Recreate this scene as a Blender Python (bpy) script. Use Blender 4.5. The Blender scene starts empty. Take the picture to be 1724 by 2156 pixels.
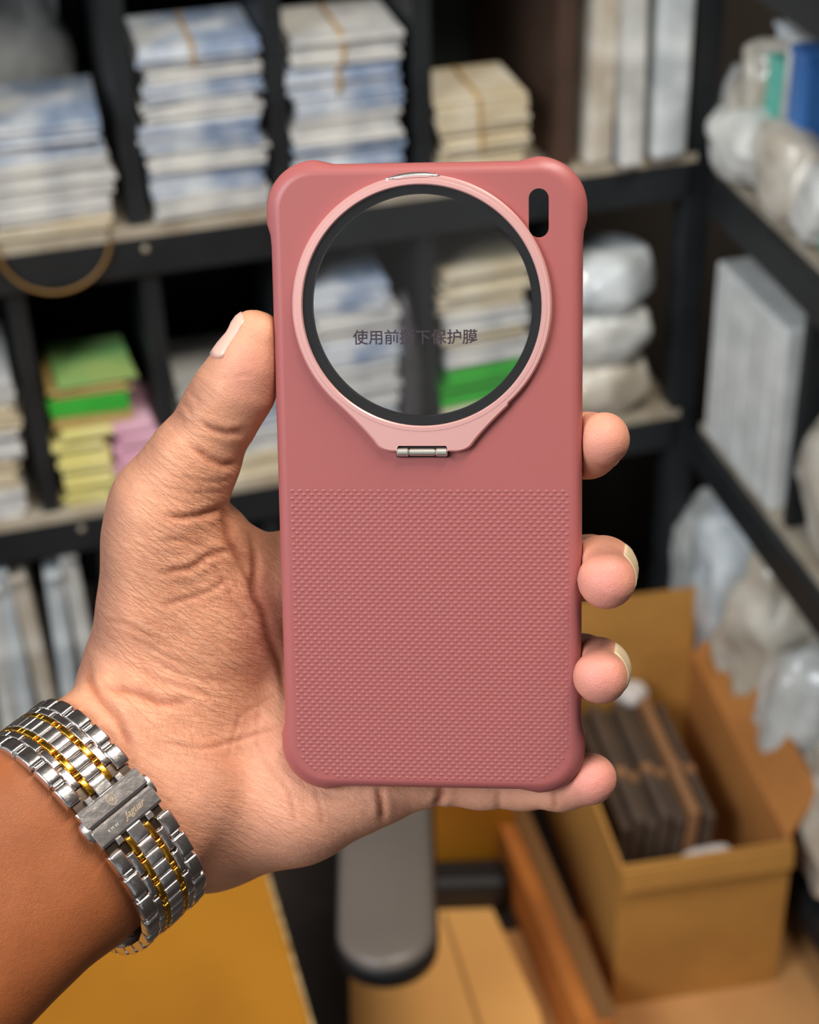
import bpy, bmesh, math, random
import numpy as np
from mathutils import Matrix, Vector, Euler, noise as mnoise

random.seed(7)
rng = np.random.default_rng(11)
SC = bpy.context.scene
COL = SC.collection

# ------------------------------------------------------------------ camera
FPX, CX, CY = 3610.0, 862.0, 1078.0
PITCH, ROLL = 0.579099, -0.032393
CAM = np.array([0.0, 0.0, 1.42])
FW = np.array([0, math.cos(PITCH), -math.sin(PITCH)])
_r = np.array([1.0, 0, 0]); _u = np.cross(_r, FW)
CXA = math.cos(ROLL) * _r + math.sin(ROLL) * _u          # camera right
CYA = -math.sin(ROLL) * _r + math.cos(ROLL) * _u         # camera up
CAMROT = np.stack([CXA, CYA, -FW], 1)
cd = bpy.data.cameras.new('camera')
cd.sensor_fit = 'HORIZONTAL'; cd.sensor_width = 36.0
cd.lens = FPX / 1724 * 36.0
cd.clip_start = 0.01; cd.clip_end = 50
cd.dof.use_dof = True; cd.dof.focus_distance = 0.443
cd.dof.aperture_fstop = cd.lens / 4.4
co = bpy.data.objects.new('camera', cd); COL.objects.link(co)
M4 = Matrix.Identity(4)
for i in range(3):
    for j in range(3):
        M4[i][j] = CAMROT[i, j]
    M4[i][3] = CAM[i]
co.matrix_world = M4
SC.camera = co

# ------------------------------------------------------------------ world, lights, exposure
W = bpy.data.worlds.new('world'); SC.world = W; W.use_nodes = True
bg = W.node_tree.nodes['Background']
bg.inputs[0].default_value = (0.86, 0.93, 1.0, 1); bg.inputs[1].default_value = 0.75


def area(name, loc, target, size, power, color, sy=None):
    l = bpy.data.lights.new(name, 'AREA'); l.energy = power; l.color = color
    l.shape = 'RECTANGLE'; l.size = size; l.size_y = sy or size
    o = bpy.data.objects.new(name, l); COL.objects.link(o)
    o.location = loc
    o.rotation_euler = (Vector(target) - Vector(loc)).to_track_quat('-Z', 'Y').to_euler()
    return o


area('shop_front_daylight', (-1.5, -0.9, 2.5), (0.0, 0.6, 1.0), 1.3, 62, (0.90, 0.95, 1.0), 1.0)
area('ceiling_tube_light', (0.5, 0.35, 2.75), (0.1, 0.7, 0.6), 1.2, 42, (1.0, 0.93, 0.82), 0.25)
SC.view_settings.view_transform = 'Standard'
SC.view_settings.look = 'None'
SC.view_settings.gamma = 1.0
SC.view_settings.use_curve_mapping = False
SC.view_settings.exposure = -0.24
SC.cycles.use_denoising = True
SC.cycles.max_bounces = 10
SC.cycles.transparent_max_bounces = 12

# ------------------------------------------------------------------ helpers


def s2l(c):
    return tuple(((v / 255) / 12.92 if v / 255 <= 0.04045 else ((v / 255 + 0.055) / 1.055) ** 2.4) for v in c)


def mat(name, rgb, rough=0.5, metal=0.0, var=None, scale=20, bump=0.0, bscale=200, coat=0.0, sss=0.0, spec=0.5):
    """procedural principled material; rgb 0..255 srgb; var = second colour mixed by noise"""
    m = bpy.data.materials.new(name); m.use_nodes = True
    nt = m.node_tree; b = nt.nodes['Principled BSDF']
    b.inputs['Roughness'].default_value = rough
    b.inputs['Metallic'].default_value = metal
    b.inputs['Specular IOR Level'].default_value = spec
    c0 = s2l(rgb) + (1,)
    b.inputs['Base Color'].default_value = c0
    if coat: b.inputs['Coat Weight'].default_value = coat
    tc = nt.nodes.new('ShaderNodeTexCoord')
    if var is not None:
        n = nt.nodes.new('ShaderNodeTexNoise'); n.inputs['Scale'].default_value = scale
        n.inputs['Detail'].default_value = 4
        nt.links.new(tc.outputs['Object'], n.inputs['Vector'])
        r = nt.nodes.new('ShaderNodeValToRGB')
        r.color_ramp.elements[0].position = 0.38; r.color_ramp.elements[0].color = c0
        r.color_ramp.elements[1].position = 0.62; r.color_ramp.elements[1].color = s2l(var) + (1,)
        nt.links.new(n.outputs['Fac'], r.inputs['Fac'])
        nt.links.new(r.outputs['Color'], b.inputs['Base Color'])
    if bump:
        n2 = nt.nodes.new('ShaderNodeTexNoise'); n2.inputs['Scale'].default_value = bscale
        n2.inputs['Detail'].default_value = 3
        nt.links.new(tc.outputs['Object'], n2.inputs['Vector'])
        bp = nt.nodes.new('ShaderNodeBump'); bp.inputs['Strength'].default_value = bump
        bp.inputs['Distance'].default_value = 0.002
        nt.links.new(n2.outputs['Fac'], bp.inputs['Height'])
        nt.links.new(bp.outputs['Normal'], b.inputs['Normal'])
    if sss:
        b.inputs['Subsurface Weight'].default_value = sss
        b.inputs['Subsurface Radius'].default_value = (1.0, 0.35, 0.2)
        b.inputs['Subsurface Scale'].default_value = 0.003
    return m


def obj(name, me, material=None, parent=None, mw=None):
    o = bpy.data.objects.new(name, me); COL.objects.link(o)
    if material is not None and hasattr(me, 'materials') and len(me.materials) == 0:
        me.materials.append(material)
    if parent is not None: o.parent = parent
    if mw is not None: o.matrix_local = mw
    return o


def empty(name, mw=None):
    o = bpy.data.objects.new(name, None); COL.objects.link(o); o.empty_display_size = 0.02
    if mw is not None: o.matrix_world = mw
    return o


def tag(o, label=None, cat=None, group=None, kind=None):
    if label: o['label'] = label
    if cat: o['category'] = cat
    if group: o['group'] = group
    if kind: o['kind'] = kind
    return o


def mesh_from(name, verts, faces, smooth=False):
    me = bpy.data.meshes.new(name); me.from_pydata([tuple(v) for v in verts], [], faces)
    me.update()
    if smooth: me.shade_smooth()
    return me


def bm_mesh(name, bm, smooth=False):
    me = bpy.data.meshes.new(name); bm.to_mesh(me); bm.free()
    if smooth: me.shade_smooth()
    return me


def add_box(bm, c, s, rz=0.0, bevel=0.0, M=None):
    """box with centre c, size s, rotated about z"""
    m = Matrix.Translation(c) @ Matrix.Rotation(rz, 4, 'Z') @ Matrix.Diagonal((s[0], s[1], s[2], 1))
    if M is not None: m = M @ m
    r = bmesh.ops.create_cube(bm, size=1, matrix=m)
    if bevel:
        es = list({e for v in r['verts'] for e in v.link_edges})
        bmesh.ops.bevel(bm, geom=es, offset=bevel, segments=2, profile=0.5, affect='EDGES')


def box_mesh(name, c, s, rz=0.0, bevel=0.0):
    bm = bmesh.new(); add_box(bm, c, s, rz, bevel); return bm_mesh(name, bm)


def loft(rings, closed=True, cap0=False, cap1=False):
    """rings: list of lists of points with equal count"""
    n = len(rings[0]); V = [p for r in rings for p in r]; F = []
    for k in range(len(rings) - 1):
        for i in range(n if closed else n - 1):
            j = (i + 1) % n
            F.append((k * n + i, k * n + j, (k + 1) * n + j, (k + 1) * n + i))
    if cap0: F.append(tuple(range(n - 1, -1, -1)))
    if cap1: F.append(tuple((len(rings) - 1) * n + i for i in range(n)))
    return V, F


def tube(pts, r, n=8, closed=False):
    pts = [Vector(p) for p in pts]; N = len(pts); rings = []
    up = Vector((0.123, 0.2, 0.97))
    for i, p in enumerate(pts):
        t = (pts[(i + 1) % N] - pts[i - 1]) if closed else (pts[min(i + 1, N - 1)] - pts[max(i - 1, 0)])
        t.normalize(); a = t.cross(up).normalized(); b = t.cross(a)
        rings.append([p + r * (math.cos(k * 2 * math.pi / n) * a + math.sin(k * 2 * math.pi / n) * b) for k in range(n)])
    if closed: rings.append(rings[0])
    return loft(rings, True, not closed, not closed)


def cam2world(q):
    """camera frame millimetres (x right, y up, z towards camera) -> world metres"""
    return CAM + (np.asarray(q) @ CAMROT.T) * 0.001


# pose of the held phone case in the camera frame (mm)
_a, _b, _c = 0.186038578, -0.0998065997, 0.0151486268
ca, sa, cb, sb, cc, sc_ = map(float, (math.cos(_a), math.sin(_a), math.cos(_b), math.sin(_b), math.cos(_c), math.sin(_c)))
RC = np.array([[cc, -sc_, 0], [sc_, cc, 0], [0, 0, 1]]) @ np.array([[1, 0, 0], [0, ca, -sa], [0, sa, ca]]) @ np.array([[cb, 0, sb], [0, 1, 0], [-sb, 0, cb]])
TC = np.array([4.7657, 6.3641, -441.595])
NC = RC[:, 2]


def P(px, py, w):
    """point (camera frame, mm) seen at px,py lying w mm in front of the case's face plane"""
    d = np.array([(px - CX) / FPX, -(py - CY) / FPX, -1.0])
    return d * ((NC @ TC + w) / (NC @ d))


def Pd(px, py, depth):
    return np.array([(px - CX) / FPX, -(py - CY) / FPX, -1.0]) * depth


def case_uv(px, py, w=0.0):
    """pixel -> local case coordinates in mm"""
    return (P(px, py, w) - TC) @ RC


def mw_from(R, t_mm):
    """4x4 world matrix of a camera-frame rotation and mm origin; local units metres"""
    Rw = CAMROT @ R; tw = cam2world(t_mm); m = Matrix.Identity(4)
    for i in range(3):
        for j in range(3): m[i][j] = Rw[i, j]
        m[i][3] = tw[i]
    return m


# ------------------------------------------------------------------ the shop behind: floor, walls, corner shelving
PSI, PHI = 0.258883, -0.042850
CORNER = Vector((0.274147, 1.488333, 0.0))
ZA, ZB, ZC = 0.829, 0.559, 0.30          # shelf tops
FZ, KS = 0.15, 0.894                      # floor level; size of the goods standing on it
MB = Matrix.Translation(CORNER) @ Matrix.Rotation(PSI, 4, 'Z')            # back unit: x to the right, y away, z up
MW = Matrix.Translation(CORNER) @ Matrix.Rotation(PSI + PHI, 4, 'Z')      # wing: its front is the plane x = 0

black = mat('black_lacquer', (34, 38, 41), .5, var=(27, 30, 33), scale=14, bump=.1, bscale=60)
slate = mat('slate_board', (48, 54, 56), .6, var=(40, 46, 48), scale=9)
brown = mat('brown_backboard', (78, 56, 44), .6, var=(60, 44, 36), scale=7)
ply = mat('bare_board_edge', (186, 176, 158), .6, var=(166, 152, 132), scale=30)
floor_m = mat('dark_floor', (52, 41, 36), .55, var=(40, 32, 29), scale=12)
wall_m = mat('dim_wall', (70, 62, 56), .8, var=(60, 53, 48), scale=5)


def struct(name, c, s, m, M=None):
    o = obj(name, box_mesh(name, (0, 0, 0), s), m, None, (M or Matrix.Identity(4)) @ Matrix.Translation(c))
    o['kind'] = 'structure'; return o


struct('floor', (-.1, .3, FZ - .02), (4.4, 5.0, .04), floor_m)
struct('unseen_ceiling', (-.1, .3, 2.95), (4.4, 5.0, .04), mat('ceiling_board', (150, 146, 140), .8))  # out of view, added to block world light and give metal darker reflections
struct('unseen_wall_front', (-.1, -2.0, 1.54), (4.4, .04, 2.78), mat('unseen_wall_grey', (190, 186, 180), .8))  # unseen wall added behind the camera to dim reflections in glass and metal
struct('wall_back', (-.6, .36, 1.54), (2.6, .04, 2.78), wall_m, MB)
struct('wall_right', (.46, -.9, 1.54), (.04, 2.6, 2.78), wall_m, MW)


def part(name, c, s, m, parent, bevel=0.0):
    o = obj(name, box_mesh(name, (0, 0, 0), s, 0, bevel), m, parent)
    o.location = c; return o


DEP = 0.26
bu = empty('shelving_unit', MB)
tag(bu, 'black wooden shelving unit with cubbyholes along the back, behind the hand', 'shelving')
XL = -1.0
for z in (ZA, ZB):
    part('shelf_board', ((XL - .0) / 2, DEP / 2, z - .004), (-XL, DEP, .008), ply, bu)
    part('shelf_beam', (XL / 2, .0095, z - .0265), (-XL, .017, .037), black, bu, .002)
    part('shelf_underside', (XL / 2, DEP / 2 + .01, z - .014), (-XL, DEP - .025, .012), black, bu)
part('shelf_board', ((XL - .42) / 2, DEP / 2, ZC - .004), (-XL - .42, DEP, .008), ply, bu)
part('shelf_beam', ((XL - .42) / 2, .0095, ZC - .0265), (-XL - .42, .017, .037), black, bu, .002)
part('shelf_board', (XL / 2, DEP / 2, 1.164), (-XL, DEP, .02), black, bu)
for x0, x1, m_ in ((XL, -.262, black), (-.256, -.13, slate), (-.124, -.004, brown)):
    part('back_panel', ((x0 + x1) / 2, DEP + .005, .661), (x1 - x0, .01, 1.02), m_, bu)
for x in (-.639, -.512, -.385, -.258, -.127):
    part('divider', (x, DEP / 2 + .003, (ZA + 1.152) / 2), (.017, DEP - .008, 1.152 - ZA), black if x < -.3 else brown if x > -.2 else black, bu, .001)
for x in (-.624, -.508, -.385, -.258, -.127):
    part('divider', (x, DEP / 2 + .003, (ZB + ZA - .046) / 2), (.016, DEP - .008, ZA - ZB - .048), black, bu, .001)
for x in (-.58, -.42):
    part('divider', (x, DEP / 2 + .003, (ZC + ZB - .046) / 2), (.016, DEP - .008, ZB - ZC - .048), black, bu, .001)
for x in (-.3, -.132):
    part('divider', (x, DEP / 2 + .02, (FZ + ZB - .046) / 2), (.016, DEP - .03, ZB - FZ - .048), black, bu, .001)
part('corner_post', (.004, .014, .661), (.026, .026, 1.02), black, bu, .002)
part('end_post', (XL + .012, .014, .661), (.024, .026, 1.02), black, bu, .002)
for x in (-.51, -.60):
    v, f = loft([[(r_ * math.cos(k * .524), 0 + yy, r_ * math.sin(k * .524)) for k in range(12)] for yy, r_ in ((0, .0032), (-.0012, .0030), (-.0018, .0018))], True, False, True)
    o = obj('screw_head', mesh_from('screw_head', v, f), ply, bu); o.location = (x, .0009, (ZA if x > -.55 else ZB) - .019)

wu = empty('shelving_wing', MW)
tag(wu, 'black shelving wing running towards the viewer along the right side', 'shelving')
YL = -.75
for z, th in ((1.035, .03), (ZA - .003, .037), (ZB, .037), (.25, .037)):
    part('shelf_board', (.14, YL / 2 - .015, z - .004), (.26, -YL - .03, .008), black if z < .3 else ply if z < 1 else mat('tan_board', (150, 122, 100), .6), wu)
    part('shelf_beam', (.0095, YL / 2 - .015, z - .008 - th / 2), (.017, -YL - .03, th), black, wu, .002)
part('back_panel', (.285, YL / 2, .661), (.01, -YL, 1.02), brown, wu)
for y, z0, z1 in ((-.246, ZA, .99), (-.222, ZB, ZA - .05)):
    part('divider', (.15, y, (z0 + z1) / 2), (.27, .012, z1 - z0), black, wu, .001)
part('front_post', (.012, YL, .661), (.026, .026, 1.02), black, wu, .002)

# ------------------------------------------------------------------ goods on the shelves
PK = {
    'blue': mat('printed_packet_blue', (222, 226, 230), .42, var=(142, 160, 188), scale=26),
    'white': mat('printed_packet_white', (226, 224, 218), .45, var=(196, 196, 196), scale=30),
    'cream': mat('cream_packet', (228, 218, 196), .5, var=(208, 192, 160), scale=18),
    'green': mat('green_packet', (72, 196, 66), .5, var=(56, 178, 58), scale=12),
    'pale_green': mat('pale_green_packet', (128, 186, 112), .5, var=(160, 186, 108), scale=14),
    'brownish': mat('tan_packet', (176, 146, 84), .55, var=(196, 172, 110), scale=14),
    'yellow': mat('yellow_packet', (232, 222, 140), .5, var=(240, 232, 166), scale=22),
    'pink': mat('pink_packet', (226, 170, 192), .45, var=(236, 188, 206), scale=22),
}
rub = mat('rubber_band', (196, 152, 70), .5)
ORD = ['topmost', 'second from top', 'third from top', 'fourth from top', 'fifth from top', 'sixth from top', 'seventh from top', 'eighth from top', 'ninth from top', 'tenth from top', 'eleventh from top']


def bundle_mesh(w, d, h, n, jit):
    bm = bmesh.new()
    for i in range(n):
        th = h / n
        c = (random.uniform(-jit, jit), random.uniform(-jit, jit), th * (i + .5))
        add_box(bm, c, (w * random.uniform(.96, 1), d * random.uniform(.96, 1), th * .93), random.uniform(-.02, .02), th * .2)
    # soft sag so that the packets do not lie perfectly flat
    for v in bm.verts:
        v.co.z += .0012 * math.sin(v.co.x * 60 + n) + .0008 * math.cos(v.co.y * 45)
        v.co.z = max(v.co.z, 0.0)
    return bm_mesh('packet_bundle', bm)


def stack(frame, x0, x1, y0, dep, z0, z1, kinds, n_b, where, word='packet bundle', bands=(), jit=.003, shift=.004, group=None, per=5, wts=None):
    """bundles piled up; kinds = material keys from the top down"""
    hs = np.array([random.uniform(.75, 1.25) for _ in range(n_b)]); hs = np.array(wts, float) if wts else hs; hs = hs / hs.sum() * (z1 - z0)
    z = z1
    for i in range(n_b):
        z -= hs[i]; k = kinds[min(i, len(kinds) - 1)]
        w = x1 - x0
        me_ = bundle_mesh(w * random.uniform(.93, 1), dep, hs[i] * .985, per, jit)
        M = frame @ Matrix.Translation(((x0 + x1) / 2 + random.uniform(-shift, shift), y0 + dep / 2 + random.uniform(0, shift), z + .0003)) @ Matrix.Rotation(random.uniform(-.05, .05), 4, 'Z')
        o = obj('packet_bundle', me_, PK[k], None, M)
        adj = {'blue': 'blue and white', 'white': 'white', 'cream': 'cream', 'green': 'bright green', 'pale_green': 'pale green', 'brownish': 'tan', 'yellow': 'pale yellow', 'pink': 'pink'}[k]
        tag(o, f'{adj} {word}, {ORD[i]} of {where}', 'packets', group or f'packets of {where}')
        if i in bands:
            pts = []
            ww, dd, hh = .004, dep / 2 + .0015, hs[i] / 2 + .0012
            for a in np.linspace(0, 2 * math.pi, 28, endpoint=False):
                ca_, sa_ = math.cos(a), math.sin(a); s_ = 1 / max(abs(ca_), abs(sa_))
                pts.append((-.004, dd * ca_ * s_, hs[i] / 2 + hh * sa_ * s_))
            v, f = tube(pts, .0016, 6, True)
            obj('rubber_band', mesh_from('rubber_band', v, f, True), rub, o)


stack(MB, -.634, -.529, .001, .12, ZA, .928, ['blue', 'blue', 'white', 'white', 'white', 'cream'], 6, 'the leftmost upper stack')
stack(MB, -.500, -.398, .001, .10, ZA, .978, ['blue', 'white', 'blue', 'white', 'blue', 'white', 'blue', 'white'], 8, 'the second upper stack from left', bands=(0,))
stack(MB, -.374, -.272, .001, .10, ZA, .972, ['white', 'blue', 'blue', 'white', 'blue', 'blue'], 6, 'the third upper stack from left', bands=(0, 1))
stack(MB, -.246, -.160, .002, .09, ZA, .904, ['cream', 'cream', 'cream'], 3, 'the short stack above the case', bands=(0, 1), word='card bundle')
stack(MB, -.715, -.640, .006, .13, ZB, .700, ['white', 'cream', 'white', 'cream', 'white'], 5, 'the middle stack at the left edge')
stack(MB, -.610, -.534, .012, .085, ZB + .082, .687, ['pale_green', 'brownish', 'green', 'brownish'], 4, 'the green topped stack beside the thumb', word='packet', shift=.002, per=3, wts=(.7, .9, 2.0, 1.0))
stack(MB, -.612, -.562, .004, .12, ZB, ZB + .081, ['yellow'] * 7, 7, 'the yellow column under the green packets', word='packet', per=2)
stack(MB, -.560, -.520, -.004, .10, ZB + .03, ZB + .081, ['pink'] * 5, 5, 'the pink column under the green packets', word='packet', per=1)
stack(MB, -.560, -.522, .004, .10, ZB, ZB + .029, ['yellow'] * 2, 2, 'the low pile under the pink packets', word='packet', per=2)
stack(MB, -.494, -.396, .008, .12, ZB, .655, ['white', 'blue', 'white', 'cream'], 4, 'the stack between thumb and case')
stack(MB, -.372, -.288, .004, .13, ZB, .742, ['blue', 'white', 'blue', 'white', 'white', 'blue', 'white'], 7, 'the left stack behind the lens window')
stack(MB, -.245, -.160, .004, .13, ZB, .738, ['cream', 'cream', 'white', 'cream', 'white', 'green', 'green', 'cream', 'cream'], 9, 'the right stack behind the lens window')

# --- clear plastic packs and crumpled bags
def plastic(name, rgb, var, rough=.22):
    return mat(name, rgb, rough, 0, var=var, scale=24, bump=.35, bscale=70, coat=.3)


PL = [plastic('cloudy_plastic', (228, 228, 224), (190, 190, 186)), plastic('cool_plastic', (222, 228, 230), (184, 190, 194)), plastic('warm_plastic', (220, 213, 200), (186, 174, 156))]


def bag_mesh(w, d, h, seed, amp=.012, flat=False):
    """crumpled bag: a rounded block with noisy sides, z from 0 to h"""
    bm = bmesh.new(); n = 12
    bmesh.ops.create_grid(bm, x_segments=1, y_segments=1, size=.5)
    bm.free(); bm = bmesh.new()
    r = bmesh.ops.create_cube(bm, size=1)
    bmesh.ops.subdivide_edges(bm, edges=bm.edges[:], cuts=13, use_grid_fill=True)
    for v in bm.verts:
        x, y, z = v.co * 2
        # round off
        if not flat:
            q = Vector((x, y, z)); s = 1 - .13 * ((x * y) ** 2 + (y * z) ** 2 + (x * z) ** 2)
            x, y, z = q * s
        p = Vector((x * w / 2, y * d / 2, (z + 1) * h / 2))
        nz = mnoise.noise_vector(Vector((p.x * 26 + seed, p.y * 26, p.z * 22)))
        n2 = mnoise.noise_vector(Vector((p.x * 70 + seed * 3, p.y * 70, p.z * 70)))
        p += nz * amp + n2 * amp * .28
        v.co = p; v.co.z = max(0.0, v.co.z)
    return bm_mesh('plastic_bag', bm, True)


def bag(frame, c, s, rz, mi, label, cat='plastic bag', group=None, amp=.012, name='plastic_bag', tilt=0.0):
    o = obj(name, bag_mesh(*s, random.uniform(0, 90), amp), PL[mi] if isinstance(mi, int) else mi, None,
            frame @ Matrix.Translation(c) @ Matrix.Rotation(rz, 4, 'Z') @ Matrix.Rotation(tilt, 4, 'Y'))
    return tag(o, label, cat, group)


def slab(frame, c, s, rz, tilt, m_, label, cat, name, group=None, tx=0.0):
    """upright flat pack with a folded rim"""
    bm = bmesh.new(); add_box(bm, (0, 0, s[2] / 2), s, 0, min(s) * .2)
    add_box(bm, (0, 0, s[2] - .004), (s[0] * .98, s[1] * 1.15, .006), 0, .001)
    o = obj(name, bm_mesh(name, bm), m_, None, frame @ Matrix.Translation(c) @ Matrix.Rotation(rz, 4, 'Z') @ Matrix.Rotation(tilt, 4, 'Y') @ Matrix.Rotation(tx, 4, 'X'))
    return tag(o, label, cat, group)


bag(MB, (-.2765, .018, ZB), (.018, .04, .165), 0, mat('dark_bag', (74, 72, 74), .4), 'narrow dark grey bag beside the divider seen through the lens window', amp=.005)
bag(MB, (-.585, .20, ZA), (.10, .08, .19), .1, 1, 'grey crumpled plastic bag behind the leftmost upper shelf stack')
g = 'upright plastic sleeves on the upper shelf'
slab(MB, (-.098, .05, ZA), (.026, .10, .22), .05, .03, PL[2], 'hazy upright plastic sleeve nearest the divider above the flash slot', 'plastic sleeve', 'plastic_sleeve', g)
slab(MB, (-.066, .04, ZA), (.022, .11, .23), -.06, -.02, PL[0], 'cloudy upright plastic sleeve in the middle of the upper sleeve row', 'plastic sleeve', 'plastic_sleeve', g)
slab(MB, (-.032, .04, ZA), (.036, .10, .235), 0, 0, PL[1], 'wide pale blue upright plastic sleeve beside the corner post', 'plastic sleeve', 'plastic_sleeve', g)
slab(MB, (-.0825, .012, ZA), (.006, .02, .2), .2, .10, mat('dark_insert', (92, 98, 112), .4), 'thin dark blue insert slanting between the upper upright sleeves', 'insert', 'dark_insert')
g = 'bulging plastic packs right of the case'
bag(MB, (-.080, .045, ZB), (.10, .10, .062), .1, 2, 'bulging plastic pack at the bottom of the pile right of the case', group=g, amp=.008)
bag(MB, (-.078, .045, ZB + .058), (.10, .10, .058), -.1, 0, 'bulging plastic pack in the middle of the pile right of the case', group=g, amp=.008)
bag(MB, (-.074, .045, ZB + .112), (.094, .095, .056), .15, 1, 'bulging plastic pack on top of the pile right of the case', group=g, amp=.008)
bag(MB, (-.102, .09, FZ), (.04, .06, .335), .1, 0, 'tall white plastic bag glimpsed between index and middle finger', amp=.008)
g = 'clear sleeves standing on the low shelf'
for i, (x, h, mi, tl) in enumerate(((-.745, .19, 0, .03), (-.722, .20, 2, -.03), (-.700, .185, 0, .04), (-.678, .205, 1, 0.0), (-.655, .195, 2, -.04), (-.634, .19, 1, .02), (-.612, .21, 0, -.03))):
    slab(MB, (x, .07, ZC), (.017, .11, h), random.uniform(-.08, .08), tl, PL[mi], f'clear plastic sleeve standing above the bracelet, {["first", "second", "third", "fourth", "fifth", "sixth", "seventh"][i]} from the left', 'plastic sleeve', 'plastic_sleeve', g)

# --- right wing goods
teal = mat('teal_plastic', (88, 186, 164), .35, var=(110, 200, 180), scale=20)
blue_b = mat('blue_card', (58, 112, 182), .4, var=(72, 126, 194), scale=10)
bag(MW, (.06, .0, ZA), (.08, .06, .075), .1, 0, 'crumpled clear bag in the upper wing corner beside the post')
bag(MW, (.06, -.05, ZA), (.09, .06, .115), -.1, 2, 'crumpled clear bag second from the corner on the upper wing shelf')
bag(MW, (.016, -.075, ZA), (.045, .09, .065), .2, 0, 'small crumpled clear bag at the front of the upper wing shelf')
slab(MW, (.075, -.045, ZA), (.06, .035, .125), .1, .06, PL[1], 'cloudy upright pack leaning on the upper wing shelf left of the teal pouch', 'plastic pack', 'plastic_pack')
slab(MW, (.05, -.082, ZA), (.05, .026, .112), .06, .03, teal, 'teal pouch standing between clear packs on the upper wing shelf', 'pouch', 'teal_pouch')
slab(MW, (.05, -.112, ZA), (.05, .02, .140), .04, .03, PL[0], 'white upright pack next to the blue card on the upper wing', 'plastic pack', 'plastic_pack')
slab(MW, (.042, -.150, ZA), (.05, .030, .142), .0, .0, blue_b, 'blue card pack standing upright at the upper right frame edge', 'card pack', 'blue_card_pack')
bag(MW, (.018, -.155, ZA), (.045, .095, .078), 0, 2, 'bulging clear packet lying in front of the blue card pack', amp=.007)
bag(MW, (.03, -.212, ZA), (.06, .055, .065), 0, 0, 'crumpled clear packet beside the wing divider', amp=.008)
bag(MW, (.022, -.278, ZA), (.045, .05, .05), 0, teal, 'teal wrapped packet on the wing shelf at the right frame edge', 'packet', amp=.005, name='teal_packet')
boxm = plastic('white_pack', (232, 234, 232), (212, 214, 212), .35)
bm = bmesh.new(); add_box(bm, (0, 0, .092), (.09, .150, .184), 0, .004)
for yy in (-.05, -.0, .05): add_box(bm, (-.0455, yy, .092), (.0012, .002, .17), 0)
o = obj('white_box', bm_mesh('white_box', bm), boxm, None, MW @ Matrix.Translation((.052, -.122, ZB)) @ Matrix.Rotation(.02, 4, 'Z'))
tag(o, 'tall translucent white pack on the middle wing shelf beside the corner post', 'box')
bag(MW, (.06, -.055, ZB + .186), (.05, .05, .03), 0, 0, 'small crumpled bag on top of the tall white pack', amp=.006) if False else None
bag(MW, (.05, -.292, ZB), (.08, .12, .150), .1, 2, 'white bag on the middle wing shelf at the right frame edge', amp=.01)
g = 'crumpled plastic bags in the lowest wing bay'
bag(MW, (.07, .0, .25), (.14, .085, .20), .1, 0, 'cloudy crumpled bag deepest in the lowest wing bay', group=g, amp=.014)
bag(MW, (.062, -.09, .25), (.14, .096, .25), -.1, 1, 'pale crumpled bag in the middle of the lowest wing bay', group=g, amp=.014)
bag(MW, (.06, -.185, .25), (.14, .098, .26), .1, 2, 'beige crumpled bag behind the open carton', group=g, amp=.014)
bag(MW, (.058, -.272, .25), (.14, .080, .20), 0, 0, 'grey crumpled bag right of the open carton', group=g, amp=.012)
bag(MW, (.06, -.375, .25), (.14, .125, .17), 0, 2, 'large pale bag in the lowest wing bay at the right frame edge', group=g, amp=.014)
bag(MW, (.10, -.46, FZ), (.14, .13, .05), 0, 1, 'pale bag on the floor beneath the wing shelf', amp=.012)

# rubber band drooping over the shelf edge
pts = []
for a in np.linspace(0, 2 * math.pi, 60, endpoint=False):
    s_ = math.sin(a); x = -.586 + .047 * math.cos(a)
    if s_ < 0: pts.append((x, -.0035 - .002 * -s_, ZA + .001 + .046 * s_))
    else: pts.append((x, -.0035 + .05 * s_, ZA + .0015))
v, f = tube(pts, .0016, 7, True)
o = obj('rubber_band', mesh_from('rubber_band', v, f, True), mat('brown_rubber', (140, 104, 52), .45), None, MB)
tag(o, 'brown rubber band drooping over the upper shelf edge at the left', 'rubber band')

# ------------------------------------------------------------------ in front of the shelves: carton, boards, chair arm, yellow table
kraft = mat('kraft_card', (196, 140, 66), .7, var=(178, 126, 60), scale=9, bump=.06, bscale=150)
kraft2 = mat('kraft_card_orange', (196, 130, 66), .7, var=(178, 116, 58), scale=8)
MC = Matrix.Translation((.1743, 1.0835, FZ + .0025)) @ Matrix.Rotation(math.radians(9), 4, 'Z') @ Matrix.Scale(KS, 4)
CWX, CDY, CHZ = .178, .32, .20
crt = empty('cardboard_carton', MC)
tag(crt, 'open brown cardboard carton on the floor below the fingers', 'carton')
part('bottom', (CWX / 2, CDY / 2, .002), (CWX, CDY, .004), kraft, crt)
part('front_wall', (CWX / 2, .002, CHZ / 2), (CWX, .004, CHZ), kraft, crt)
part('back_wall', (CWX / 2, CDY - .002, CHZ / 2), (CWX, .004, CHZ), kraft, crt)
part('side_wall', (.002, CDY / 2, CHZ / 2), (.004, CDY - .008, CHZ), kraft, crt)
part('side_wall', (CWX - .002, CDY / 2, CHZ / 2), (.004, CDY - .008, CHZ), kraft2, crt)
o = part('back_flap', (CWX / 2, CDY + .000, CHZ + .043), (CWX - .004, .004, .085), kraft, crt); o.rotation_euler = (-.06, 0, 0)
o = part('side_flap', (CWX + .012, CDY * .5, CHZ + .027), (.004, CDY - .02, .062), kraft2, crt); o.rotation_euler = (0, .42, 0)
o = part('front_flap', (CWX / 2, -.0055, CHZ - .014), (CWX - .002, .004, .026), kraft, crt); o.rotation_euler = (-.12, 0, 0)
tape = mat('orange_tape', (226, 156, 26), .35)
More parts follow.
